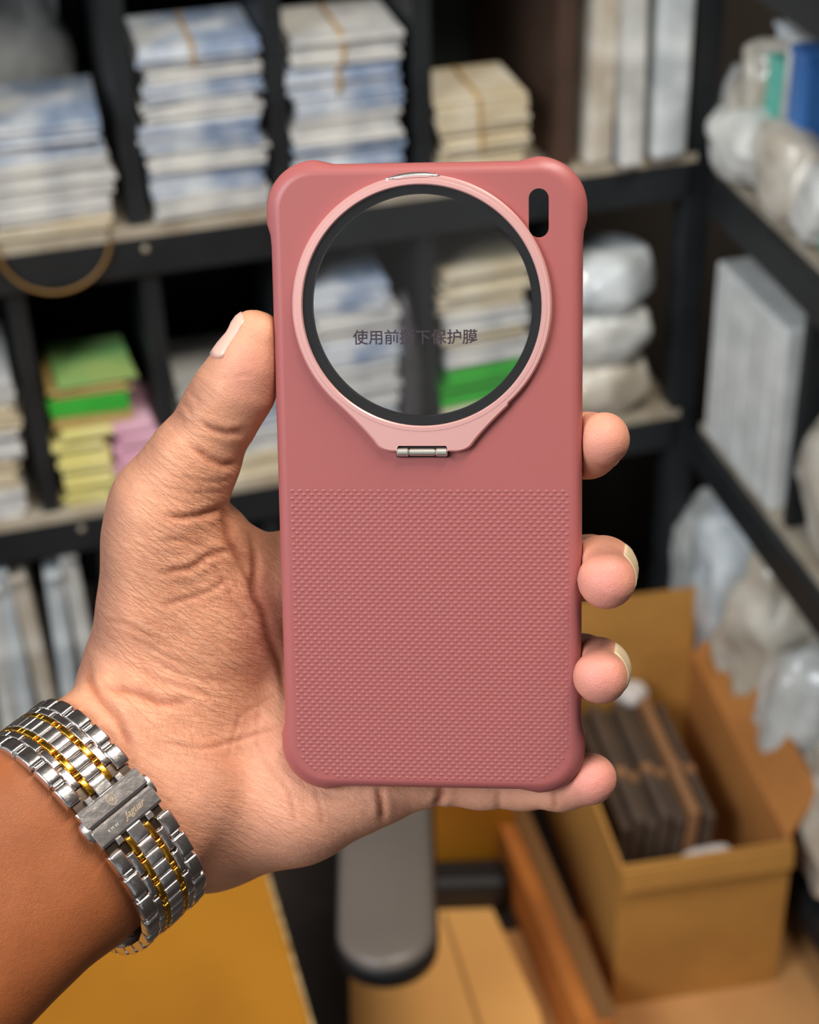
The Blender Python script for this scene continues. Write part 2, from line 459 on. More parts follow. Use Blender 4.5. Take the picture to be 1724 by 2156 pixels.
under = obj('brown_sheet', box_mesh('brown_sheet', (0, 0, 0), (.34, .36, .002)), mat('brown_sheet', (206, 150, 92), .7, var=(186, 130, 76), scale=7), None, Matrix.Translation((.275, 1.03, FZ + .001)) @ Matrix.Rotation(math.radians(9), 4, 'Z'))
tag(under, 'flattened light brown cardboard lying under the open carton', 'cardboard')
part('tape', (.012, -.018, .0014), (.038, .055, .001), tape, under)
packs = [mat('dark_pack', (104, 86, 72), .45, var=(84, 70, 60), scale=20), mat('tan_pack', (168, 122, 84), .5, var=(150, 108, 74), scale=20)]
xs_ = [.022, .036, .050, .065, .080, .096, .113]
for i, x in enumerate(xs_):
    bm = bmesh.new(); add_box(bm, (0, 0, .08), (.0105, .19, .155), 0, .001); add_box(bm, (0, .0, .1581), (.009, .02, .001), 0)
    o = obj('boxed_case', bm_mesh('boxed_case', bm), packs[1 if i == 5 else 0], None, MC @ Matrix.Translation((x, .185, .0045 + .01 * (i % 2))) @ Matrix.Rotation(.08, 4, 'Y'))
    tag(o, f'slim {"tan" if i == 5 else "dark brown"} pack standing in the carton, {["first", "second", "third", "fourth", "fifth", "sixth", "seventh"][i]} from the left', 'pack', 'slim packs in the carton')
    bnd = part('tan_band', (0, -.02, .1585), (.0115, .014, .0016), packs[1], o)
paper = mat('white_paper', (216, 210, 206), .5)
for c, s, rz, lb, nm in (((.098, .292, .16), (.035, .03, .022), .4, 'crumpled white paper scrap at the back of the carton', 'paper_scrap'),
                         ((.112, .045, .132), (.058, .04, .02), .1, 'small pinkish white packet lying at the front of the carton', 'white_packet')):
    bag(MC, c, s, rz, paper, lb, 'paper', amp=.004, name=nm)
bag(MC, (.105, .042, .004), (.12, .055, .125), 0, mat('brown_wrap', (112, 84, 62), .6), 'brown wrapped bundle filling the front of the carton', 'bundle', amp=.006, name='wrapped_bundle')

# low closed carton beside the open one
ML = Matrix.Translation((.1332, 1.0102, FZ)) @ Matrix.Rotation(math.radians(12.5), 4, 'Z') @ Matrix.Scale(KS, 4)
lc = empty('flat_carton', ML); tag(lc, 'long low orange brown carton left of the open carton', 'carton')
or_ = mat('orange_card', (196, 118, 48), .65, var=(168, 98, 40), scale=8)
part('body', (.019, .17, .04), (.038, .36, .08), or_, lc, .002)
part('top_flap', (.008, .17, .0815), (.016, .35, .003), or_, lc)
part('top_flap', (.029, .17, .0815), (.019, .35, .003), mat('dull_card', (126, 86, 46), .7), lc)

tan = mat('tan_cardboard', (248, 186, 106), .65, var=(236, 172, 96), scale=6, bump=.05, bscale=90)
bm = bmesh.new()
q = [(-.0733, 1.2176), (.0662, 1.2132), (.1055, 1.073), (.12, .93), (-.066, .93)]
top = [bm.verts.new((x, y, FZ + .012)) for x, y in q]; bot = [bm.verts.new((x, y, FZ + .001)) for x, y in q]
bm.faces.new(top[::-1]); bm.faces.new(bot)
for i in range(5): bm.faces.new((top[i], top[(i + 1) % 5], bot[(i + 1) % 5], bot[i]))
bmesh.ops.recalc_face_normals(bm, faces=bm.faces)
o = obj('cardboard_sheet', bm_mesh('cardboard_sheet', bm), tan); tag(o, 'flat tan cardboard sheet lying on the floor under the chair armrest', 'cardboard')
sheet = o
part('fold_line', (.045, 1.08, FZ + .0121), (.0036, .24, .0006), mat('fold', (168, 118, 66), .7), sheet).rotation_euler = (0, 0, .2)

yel = mat('mustard_wood', (186, 124, 30), .45, var=(170, 110, 26), scale=5, bump=.04, bscale=40)
yb = empty('yellow_box', Matrix.Translation((.049, 1.305, FZ)) @ Matrix.Rotation(.1, 4, 'Z') @ Matrix.Scale(KS, 4))
tag(yb, 'mustard yellow box standing behind the chair armrest', 'box')
part('body', (0, 0, .085), (.09, .12, .16), yel, yb, .003); part('lid', (0, 0, .17), (.096, .126, .01), yel, yb, .002)

# yellow table with worn edge
tb = empty('yellow_table', Matrix.Translation((-.128, 1.03, 0)) @ Matrix.Rotation(math.radians(14.7), 4, 'Z'))
tag(tb, 'mustard yellow wooden table top below the wrist with a worn edge', 'table')
part('table_top', (-.30, -.30, .388), (.60, .62, .024), yel, tb, .003)
worn = mat('worn_edge', (214, 190, 140), .8, var=(150, 110, 60), scale=60)
V, F = [], []
for i in range(30):
    yy = -.32 + .33 * i / 29; d_ = .0016 + .0022 * abs(mnoise.noise(Vector((yy * 60, 0, 0))))
    V += [(-d_, yy, .4004), (.0006, yy, .4002), (.0008, yy, .392)]
for i in range(29):
    for k_ in range(2): F.append((i * 3 + k_, i * 3 + k_ + 1, i * 3 + k_ + 4, i * 3 + k_ + 3))
obj('worn_edge', mesh_from('worn_edge', V, F), worn, tb)
for x, y in ((-.05, -.05), (-.05, -.55), (-.55, -.05), (-.55, -.55)): part('leg', (x, y, .263), (.04, .04, .226), yel, tb, .003)

# chair armrest
chb = mat('black_plastic', (26, 25, 26), .5); pad_m = mat('grey_pad', (112, 102, 94), .38, var=(104, 95, 88), scale=6)
ch = empty('office_chair', Matrix.Translation((-.029, 1.114, 0)))
tag(ch, 'black office chair armrest with long grey pad and rounded end', 'chair')


def capsule2d(w, y0, y1, n=20):
    r = w / 2
    return [(r * math.cos(math.pi + math.pi * i / n), y0 + r + r * math.sin(math.pi + math.pi * i / n)) for i in range(n + 1)] + [(r * math.cos(math.pi * i / n), y1 - r + r * math.sin(math.pi * i / n)) for i in range(n + 1)]


def pad(name, w, y0, y1, zs, m_, parent):
    rg = []
    for ins, z in zs:
        rg.append([(x, y, z) for x, y in capsule2d(w - 2 * ins, y0 + ins, y1 - ins)])
    v, f = loft(rg, True, True, True)
    me_ = mesh_from(name, v, f, True); bm_ = bmesh.new(); bm_.from_mesh(me_); bmesh.ops.recalc_face_normals(bm_, faces=bm_.faces); bm_.to_mesh(me_); bm_.free()
    me_.set_sharp_from_angle(angle=math.radians(50))
    return obj(name, me_, m_, parent)


pad('arm_shell', .083, -.197, .262, ((.008, .368), (.001, .376), (0, .388), (.002, .394), (.006, .396)), chb, ch)
pad('arm_pad', .078, -.194, .259, ((.0, .390), (.0, .396), (.003, .400), (.009, .402)), pad_m, ch)
part('arm_post', (0, .13, .275), (.03, .05, .21), chb, ch, .006)
part('base_leg', (.07, .108, FZ + .026), (.09, .04, .04), chb, ch, .01)
part('base_leg', (.0, .14, FZ + .026), (.05, .08, .04), chb, ch, .01)

# ------------------------------------------------------------------ the phone case
MM = 0.001
case = empty('phone_case', mw_from(RC, TC))
tag(case, 'matte pinkish red phone case with round lens window, held in the hand', 'phone case')
CWD, CHT, CRD, CTH = 79.0, 164.1, 11.5, 10.4         # outline width, height, corner radius, thickness


def outline(inset=0.0, n_arc=22, n_side=46, n_top=24, bump=0.0):
    """points round the case, anticlockwise; bump swells the four corners outwards"""
    pts = []
    hw, hh, r = CWD / 2, CHT / 2, CRD
    cn = [(hw - r, hh - r, 0), (-hw + r, hh - r, 90), (-hw + r, -hh + r, 180), (hw - r, -hh + r, 270)]
    for k, (cx_, cy_, a0) in enumerate(cn):
        for i in range(n_arc):
            a = math.radians(a0 + 90 * i / n_arc)
            pts.append((cx_ + r * math.cos(a), cy_ + r * math.sin(a), math.cos(a), math.sin(a)))
        c2 = cn[(k + 1) % 4]; a = math.radians(a0 + 90)
        p0 = (cx_ + r * math.cos(a), cy_ + r * math.sin(a)); p1 = (c2[0] + r * math.cos(a), c2[1] + r * math.sin(a))
        ns = n_top if k % 2 == 0 else n_side
        for i in range(ns):
            t = i / ns
            pts.append((p0[0] + (p1[0] - p0[0]) * t, p0[1] + (p1[1] - p0[1]) * t, math.cos(a), math.sin(a)))
    out = []
    for x, y, nx, ny in pts:
        # distance from the nearest corner along the sides
        du = hw - abs(x); dv = hh - abs(y)
        ext_u, ext_v = 14.5, 18.0
        su = np.clip((ext_u - du) / 1.3, 0, 1); sv = np.clip((ext_v - dv) / 1.3, 0, 1)
        s = su * sv; s = s * s * (3 - 2 * s)
        e = bump * s - inset
        out.append((x + nx * e, y + ny * e))
    return out


case_m = bpy.data.materials.new('soft_touch_red'); case_m.use_nodes = True
nt = case_m.node_tree; b = nt.nodes['Principled BSDF']
b.inputs['Base Color'].default_value = s2l((170, 95, 93)) + (1,)
b.inputs['Roughness'].default_value = 0.42
b.inputs['Specular IOR Level'].default_value = 0.45
b.inputs['Subsurface Weight'].default_value = 0.35
b.inputs['Subsurface Radius'].default_value = (1.0, 0.3, 0.2)
b.inputs['Subsurface Scale'].default_value = 0.002
tc = nt.nodes.new('ShaderNodeTexCoord'); no = nt.nodes.new('ShaderNodeTexNoise'); no.inputs['Scale'].default_value = 2500
nt.links.new(tc.outputs['Object'], no.inputs['Vector'])
bp = nt.nodes.new('ShaderNodeBump'); bp.inputs['Strength'].default_value = .05; bp.inputs['Distance'].default_value = .0002
nt.links.new(no.outputs['Fac'], bp.inputs['Height']); nt.links.new(bp.outputs['Normal'], b.inputs['Normal'])

# window and slot positions, from their places on the face (mm, local)
RCN = case_uv(888, 645)[:2]                       # ring centre
R_OUT, R_IN, R_GLASS = 32.8, 30.2, 27.9
slot_a = case_uv(1134, 418)[:2]; slot_b = case_uv(1134, 479)[:2]; SLR = 2.5


def circle(c, r, n):
    return [(c[0] + r * math.cos(2 * math.pi * i / n), c[1] + r * math.sin(2 * math.pi * i / n)) for i in range(n)]


def pill(a, b_, r, n=20):
    out = []
    for i in range(n + 1): out.append((a[0] + r * math.cos(math.pi * i / n), a[1] + r * math.sin(math.pi * i / n)))
    for i in range(n + 1): out.append((b_[0] + r * math.cos(math.pi + math.pi * i / n), b_[1] + r * math.sin(math.pi + math.pi * i / n)))
    return out


def fill_mesh(name, loops, z):
    """flat polygon with holes, triangulated by the curve filler"""
    cu = bpy.data.curves.new(name, 'CURVE'); cu.dimensions = '2D'; cu.fill_mode = 'BOTH'
    for lp in loops:
        sp = cu.splines.new('POLY'); sp.points.add(len(lp) - 1)
        for p, q in zip(sp.points, lp): p.co = (q[0], q[1], 0, 1)
        sp.use_cyclic_u = True
    o = bpy.data.objects.new(name, cu); COL.objects.link(o)
    dg = bpy.context.evaluated_depsgraph_get()
    me_ = bpy.data.meshes.new_from_object(o.evaluated_get(dg))
    bpy.data.objects.remove(o); bpy.data.curves.remove(cu)
    bm = bmesh.new(); bm.from_mesh(me_); bpy.data.meshes.remove(me_)
    for v in bm.verts: v.co.z = z
    bmesh.ops.remove_doubles(bm, verts=bm.verts, dist=1e-4)
    V = [tuple(v.co) for v in bm.verts]; bm.verts.index_update(); F = [tuple(v.index for v in f.verts) for f in bm.faces]
    bm.free(); return V, F


hole = circle(RCN, R_IN - .6, 128); slot = pill(slot_a, slot_b, SLR)
V, F = [], []


def app(v, f):
    n = len(V); V.extend(v); F.extend(tuple(i + n for i in q) for q in f)


prof = [(3.0, 0.0, 0), (2.7, 0.0, 0), (2.0, -.14, 0), (1.3, -.5, .1), (.75, -1.05, .35), (.32, -1.8, .8), (.1, -2.7, 1), (0, -3.8, 1), (0, -8.6, 1), (.25, -9.7, 1), (.8, -CTH, .8),
        (1.9, -CTH, 0), (2.1, -9.6, 0), (2.1, -2.4, 0), (2.8, -1.7, 0), (3.6, -1.6, 0)]
rings = [[(x, y, z) for x, y in outline(i, bump=1.05 * bfac)] for i, z, bfac in prof]
v, f = loft(rings); app(v, f)
v, f = fill_mesh('face', [outline(3.0), hole, slot], 0.0); app(v, f)
v, f = fill_mesh('inside', [outline(3.6), hole, slot], -1.6); app(v, [q[::-1] for q in f])
for lp in (hole, slot):
    v, f = loft([[(x, y, 0) for x, y in lp], [(x, y, -1.6) for x, y in lp]]); app(v, f)
bm = bmesh.new(); bv = [bm.verts.new(Vector(p) * MM) for p in V]
for q in F:
    try: bm.faces.new([bv[i] for i in q])
    except ValueError: pass
bmesh.ops.remove_doubles(bm, verts=bm.verts, dist=1e-6)
bmesh.ops.recalc_face_normals(bm, faces=bm.faces)
me = bm_mesh('shell', bm, True)
me.set_sharp_from_angle(angle=math.radians(40))
shell = obj('shell', me, case_m, case)

# raised grip dots on the lower half
V, F = [], []
def inside_grip(x, y):
    hw, hh, r = CWD / 2 - 3.6, CHT / 2 - 3.4, CRD - 1
    if abs(x) > hw or y < -hh: return False
    ax_, ay_ = abs(x) - (hw - r), -y - (hh - r)
    return not (ax_ > 0 and ay_ > 0 and ax_ * ax_ + ay_ * ay_ > r * r)
gy0 = case_uv(900, 1034)[1]; gy = gy0; row = 0
while gy > -CHT / 2:
    gx = -CWD / 2 + (1.03 if row % 2 else 0)
    while gx < CWD / 2:
        if inside_grip(gx, gy):
            n0 = len(V)
            for rr, zz in ((.62, -.02), (.40, .10)):
                for i in range(8):
                    a = i * math.pi / 4
                    V.append((gx + rr * math.cos(a) * 1.1, gy + rr * math.sin(a) * .8, zz))
            V.append((gx, gy, .15))
            for i in range(8):
                j = (i + 1) % 8
                F.append((n0 + i, n0 + j, n0 + 8 + j, n0 + 8 + i)); F.append((n0 + 8 + i, n0 + 8 + j, n0 + 16))
        gx += 2.06
    gy -= 1.02; row += 1
dots = obj('grip_dots', mesh_from('grip_dots', np.array(V) * MM, F, True), case_m, case)
dots['kind'] = 'stuff'; dots['label'] = 'tiny raised grip dots in staggered rows'

# folding metal ring stand with hinge tab
ring_m = mat('anodised_pink', (232, 176, 170), .34, .4, spec=.6)
def ring_outline(off=0.0):
    """circle with the hinge tab flaring out below; anticlockwise"""
    tabL, tabR = case_uv(801, 949)[:2] - RCN, case_uv(989, 949)[:2] - RCN
    yb = (tabL[1] + tabR[1]) / 2
    pts = []
    a1, a0 = math.radians(228), math.radians(312)     # where the flare leaves the circle
    n = 110
    for i in range(n + 1):
        a = a0 - 2 * math.pi + (a1 - (a0 - 2 * math.pi)) * i / n
        pts.append(((R_OUT + off) * math.cos(a), (R_OUT + off) * math.sin(a)))
    def flare(sgn):
        th = math.radians(228)
        p0 = np.array([abs(math.cos(th)) * -(R_OUT + off), math.sin(th) * (R_OUT + off)])
        d0 = np.array([math.sin(math.radians(48)), -math.cos(math.radians(48))])
        p3 = np.array([tabL[0] + 3.3 - off * .3, yb - off]); p2 = np.array([tabL[0] - off + .2, yb - off * .6 + .3])
        q = []
        ctrl = [p0, p0 + d0 * 4.6, p2 + np.array([-2.3, 3.6]), p2 + np.array([-.9, 1.4])]
        for i in range(1, 13):
            t = i / 12
            q.append((1 - t) ** 3 * ctrl[0] + 3 * (1 - t) ** 2 * t * ctrl[1] + 3 * (1 - t) * t * t * ctrl[2] + t ** 3 * ctrl[3])
        e = q[-1]
        for i in range(1, 7):
            t = i / 6
            q.append((1 - t) ** 2 * e + 2 * (1 - t) * t * (p2 + np.array([.1, .1])) + t * t * p3)
        return q
    L = flare(-1)
    nx0, nx1 = case_uv(835, 949)[0] - RCN[0], case_uv(946, 949)[0] - RCN[0]; nd = 1.6
    o_ = off * .6
    bot = [(nx0 - .2 + o_ * 0, yb - off), (nx0 - o_ + .15, yb + .2), (nx0 - o_ + .15, yb + nd - .5 + o_ * 0), (nx0 + .7, yb + nd - off * 0), (nx1 - .7, yb + nd), (nx1 + o_ - .15, yb + nd - .5), (nx1 + o_ - .15, yb + .2), (nx1 + .2, yb - off)]
    cxm = (tabL[0] + tabR[0]) / 2
    Rr = [(2 * cxm - x, y) for x, y in L][::-1]
    pts += [tuple(p) for p in L] + bot + [tuple(p) for p in Rr[:-0 or None]]
    return [(x + RCN[0], y + RCN[1]) for x, y in pts]

V, F = [], []
ro = ring_outline(0); ri = ring_outline(-.45)
inn = circle(RCN, R_IN, 128)
v, f = loft([[(x, y, .02) for x, y in ro], [(x, y, 1.7) for x, y in ro], [(x, y, 2.25) for x, y in ri]]); app(v, f)
v, f = fill_mesh('ringface', [ri, circle(RCN, R_IN + .25, 128)], 2.25); app(v, f)
v, f = loft([[(x, y, 2.25) for x, y in circle(RCN, R_IN + .25, 128)], [(x, y, 2.0) for x, y in inn], [(x, y, -.6) for x, y in inn]]); app(v, f)
v, f = fill_mesh('ringback', [ro, inn], .02); app(v, [q[::-1] for q in f])
bm = bmesh.new(); bv = [bm.verts.new(Vector(p) * MM) for p in V]
for q in F:
    try: bm.faces.new([bv[i] for i in q])
    except ValueError: pass
bmesh.ops.remove_doubles(bm, verts=bm.verts, dist=1e-6); bmesh.ops.recalc_face_normals(bm, faces=bm.faces)
me = bm_mesh('ring_stand', bm, True); me.set_sharp_from_angle(angle=math.radians(28))
ring = obj('ring_stand', me, ring_m, case); ring['label'] = 'rose metal ring stand round the window'
# step line of the inner ring
v, f = loft([[(x, y, 2.24) for x, y in circle(RCN, R_IN + 1.32, 128)], [(x, y, 2.36) for x, y in circle(RCN, R_IN + 1.25, 128)], [(x, y, 2.36) for x, y in circle(RCN, R_IN + .3, 128)], [(x, y, 2.0) for x, y in circle(RCN, R_IN, 128)]])
me = mesh_from('ring_lip', np.array(v) * MM, f, True); me.set_sharp_from_angle(angle=math.radians(30))
obj('ring_lip', me, ring_m, ring)
# finger notch highlight piece at the top of the ring
nt0, nt1 = case_uv(812, 376)[:2], case_uv(926, 376)[:2]
a0 = math.atan2(nt0[1] - RCN[1], nt0[0] - RCN[0]); a1 = math.atan2(nt1[1] - RCN[1], nt1[0] - RCN[0])
chrome = mat('polished_steel', (240, 240, 240), .3, 1.0)
rs = []
for i in range(17):
    a = a0 + (a1 - a0) * i / 16; e = min(1, 4 * min(i, 16 - i) / 16)
    rs.append([(RCN[0] + rr * math.cos(a), RCN[1] + rr * math.sin(a), zz) for rr, zz in ((R_OUT - .9 * e, 2.27), (R_OUT + .1, 2.05), (R_OUT + .55 * e, 1.1), (R_OUT + .3 * e, .3), (R_OUT - .4, .5))])
v, f = loft(rs, False)
v, f = loft([r_ for r_ in rs], True, True, True)
bm = bmesh.new(); bv = [bm.verts.new(Vector(p) * MM) for p in v]
for q in f: bm.faces.new([bv[i] for i in q])
bmesh.ops.recalc_face_normals(bm, faces=bm.faces)
obj('finger_notch', bm_mesh('finger_notch', bm, True), chrome, ring)['label'] = 'bright bevelled finger notch'
# hinge
hc = case_uv(890, 950)[:2]
dark_m = mat('dark_recess', (38, 22, 26), .6)
obj('hinge_recess', box_mesh('hinge_recess', Vector((hc[0], hc[1], .35)) * MM, (13.6 * MM, 3.1 * MM, .9 * MM), 0, .0004), dark_m, case)
steel = mat('hinge_steel', (224, 220, 210), .28, .85)
for x0, x1, r_ in ((-6.5, -3.45, 1.15), (-3.35, 3.35, 1.0), (3.45, 6.5, 1.15)):
    prof2 = [(x0, r_ * .75), (x0 + .3, r_), (x1 - .3, r_), (x1, r_ * .75)]
    v, f = loft([[(hc[0] + x, hc[1] + rr * math.cos(k * math.pi / 10), 1.35 + rr * math.sin(k * math.pi / 10)) for k in range(20)] for x, rr in prof2], True, True, True)
    me = mesh_from('hinge_barrel', np.array(v) * MM, f, True); me.set_sharp_from_angle(angle=math.radians(30))
    obj('hinge_barrel', me, steel, ring)
# black gasket, glass, printed film
gask = mat('black_gasket', (14, 14, 17), .35)
v, f = loft([[(x, y, .9) for x, y in circle(RCN, R_IN - .02, 128)], [(x, y, .9) for x, y in circle(RCN, R_GLASS, 128)], [(x, y, -1.9) for x, y in circle(RCN, R_GLASS, 128)], [(x, y, -1.9) for x, y in circle(RCN, R_IN - .65, 128)]])
me = mesh_from('lens_gasket', np.array(v) * MM, f, True); me.set_sharp_from_angle(angle=math.radians(30))
obj('lens_gasket', me, gask, case)
glass = bpy.data.materials.new('window_glass'); glass.use_nodes = True
nt = glass.node_tree; b = nt.nodes['Principled BSDF']
b.inputs['Base Color'].default_value = (.95, .97, 1, 1); b.inputs['Roughness'].default_value = 0.0
b.inputs['IOR'].default_value = 1.45; b.inputs['Transmission Weight'].default_value = 1.0
v, f = loft([[(x, y, z) for x, y in circle(RCN, R_IN - .06, 96)] for z in (1.6, 1.0)], True, True, True)
me = mesh_from('window_glass', np.array(v) * MM, f); bm = bmesh.new(); bm.from_mesh(me); bmesh.ops.recalc_face_normals(bm, faces=bm.faces); bm.to_mesh(me); bm.free()
obj('window_glass', me, glass, case)['label'] = 'clear round glass window'
ink = mat('dark_ink', (52, 40, 48), .7)


def text_mesh(body, size, extrude=0.0, shear=0.0, bold=0.0):
    cu = bpy.data.curves.new('lettering', 'FONT'); cu.body = body; cu.size = size; cu.extrude = extrude; cu.shear = shear; cu.offset = bold
    cu.align_x = 'CENTER'; cu.align_y = 'CENTER'
    o = bpy.data.objects.new('lettering', cu); COL.objects.link(o)
    dg = bpy.context.evaluated_depsgraph_get(); m_ = bpy.data.meshes.new_from_object(o.evaluated_get(dg))
    bpy.data.objects.remove(o); bpy.data.curves.remove(cu)
    return m_


tm = text_mesh('使用前撕下保护膜', 4.1, .02, 0, .055)
xs = [v.co.x for v in tm.vertices]
k = (case_uv(1006, 712)[0] - case_uv(744, 712)[0]) / max(1e-6, max(xs) - min(xs))
tcn = case_uv(875, 711)[:2]; xm = (max(xs) + min(xs)) / 2
for v_ in tm.vertices: v_.co = Vector(((v_.co.x - xm) * k + tcn[0], v_.co.y * k + tcn[1], 1.65 + v_.co.z)) * MM
obj('film_lettering', tm, ink, case)['label'] = 'dark printed lettering on the clear film'

# ------------------------------------------------------------------ the hand (one continuous surface grown from a skeleton)
# wrist frame: AX points from hand to elbow, WD across the wrist, FR out of the inner wrist
TL = math.radians(24)
AX = np.array([-.783 * math.cos(TL), -.622 * math.cos(TL), math.sin(TL)])
WD = np.array([.622, -.783, 0.0])
FR = np.array([.783 * math.sin(TL), .622 * math.sin(TL), math.cos(TL)])
WC = Pd(250, 1667, 466.0)            # wrist centre at the hand-side edge of the bracelet

PR = []                              # skeleton: (p0, r0, p1, r1, blend)


def chain(pts, k=3.0):
    """pts: (px, py, w, r)"""
    q = [(P(a, b, c), r) for a, b, c, r in pts]
    for (p0, r0), (p1, r1) in zip(q[:-1], q[1:]): PR.append((p0, r0, p1, r1, k))


# forearm and wrist (flattened: three parallel bones)
for o in (-10.5, 0.0, 10.5):
    rr = 19.6 if o else 20.2
    PR.append((WC - AX * 14 + WD * o, rr - .5, WC + AX * 22 + WD * o, rr, 6))
    PR.append((WC + AX * 22 + WD * o, rr, WC + AX * 75 + WD * (o * 1.25 - 1) + np.array([0, 2, 0]), rr + 3.4, 6))
    PR.append((WC + AX * 75 + WD * (o * 1.25 - 1) + np.array([0, 2, 0]), rr + 3.4, WC + AX * 150 + WD * (o * 1.4 - 1) + np.array([0, 4, 0]), rr + 8, 6))
# heel of the hand
chain([(285, 1620, -22, 20), (400, 1500, -24, 20), (520, 1400, -34, 18)], 8)
chain([(330, 1690, -20, 20), (430, 1712, -22, 20.6), (620, 1672, -21, 18.3), (775, 1628, -22, 13.8), (868, 1622, -22, 10.3)], 8)
chain([(430, 1640, -22, 21), (600, 1560, -30, 19), (760, 1480, -38, 16)], 8)
# thenar and thumb
chain([(300, 1560, -24, 17), (312, 1420, -22, 17.2), (345, 1260, -18, 16.6), (348, 1130, -15, 15.6), (352, 1066, -13, 14.4)], 7)
chain([(400, 1420, -20, 18), (440, 1300, -22, 17), (420, 1180, -20, 15)], 8)
chain([(352, 1066, -13, 14.2), (405, 974, -11, 11.5), (466, 866, -9, 9.9)], 5)
chain([(466, 866, -9, 9.8), (500, 812, -7, 9.6), (523, 758, -6, 8.0), (540, 706, -5.5, 5.9)], 4)
chain([(527, 692, -6.5, 4.6), (562, 702, -4.5, 4.2)], 2.5)
# palm plate behind the case, first web
chain([(470, 1250, -28, 13), (600, 1225, -34, 12.5), (720, 1190, -38, 11)], 8)
chain([(520, 1330, -34, 15), (660, 1340, -42, 14), (800, 1330, -46, 12)], 9)
chain([(600, 1480, -36, 16), (720, 1450, -42, 14), (820, 1460, -44, 12)], 9)
chain([(470, 1130, -22, 6.5), (500, 1190, -26, 9), (540, 1250, -32, 12)], 6)
# fingers: base, middle joint, end joint, tip
chain([(720, 1185, -38, 11), (1010, 1010, -42, 9.2), (1190, 948, -26, 8.0), (1235, 938, -14, 8.2), (1270, 925, -6, 6.9)], 3)
chain([(790, 1320, -46, 11.5), (1060, 1230, -46, 9.4), (1240, 1195, -26, 8.4), (1268, 1200, -9, 8.4), (1277, 1222, 1.5, 7.4)], 3)
chain([(820, 1450, -44, 11), (1070, 1440, -44, 9.0), (1226, 1400, -25, 8.0), (1257, 1410, -8, 8.0), (1264, 1425, 2, 7.0)], 3)
chain([(868, 1622, -22, 9.6), (1010, 1642, -22, 7.6), (1100, 1648, -21, 7.2), (1180, 1645, -16, 7.8), (1243, 1640, -9, 7.0)], 3)

# dents and swells shaping the surface (centre, radius mm, amount mm; + swells)
SW = [(P(470, 1650, -2), 26, 1.5), (P(380, 1330, 0), 22, 1.2), (P(250, 1430, -6), 14, -0.8)]


def sdf(p):
    """p (N,3) -> signed distance, evaluated primitive by primitive"""
    res = np.full(len(p), 60.0, np.float32)
    for a, ra, b, rb, k in PR:
        lo = np.minimum(a - ra, b - rb) - k - 7; hi = np.maximum(a + ra, b + rb) + k + 7
        idx = np.nonzero(np.all((p > lo) & (p < hi), 1))[0]
        if len(idx) == 0: continue
        q = p[idx] - a; ba = b - a
        t = np.clip(q @ ba / (ba @ ba), 0, 1)
        d = np.linalg.norm(q - t[:, None] * ba, axis=1) - (ra + t * (rb - ra))
        r = res[idx]; h = np.clip(0.5 + 0.5 * (r - d) / k, 0, 1)
        res[idx] = np.where(r > 50, d, r * (1 - h) + d * h - k * h * (1 - h))
    return res


def case_sdf(p):
    """solid block of the phone case (skin is pressed flat against it)"""
    q = (p - TC) @ RC
    d = np.abs(q - np.array([0, 0, -5.2])) - np.array([39.4 - 10, 81.9 - 10, 5.2])
    e = np.stack([d[:, 0], d[:, 1]], 1)
    d2 = np.linalg.norm(np.maximum(e, 0), axis=1) + np.minimum(e.max(1), 0) - 10
    return np.maximum(d2, d[:, 2])


def field(p):
    s = sdf(p); c = case_sdf(p)
    k = 1.2; h = np.clip(0.5 - 0.5 * (s + c - 0.15) / k, 0, 1)      # smooth subtraction
    return s * (1 - h) + (-c + 0.15) * h + k * h * (1 - h)


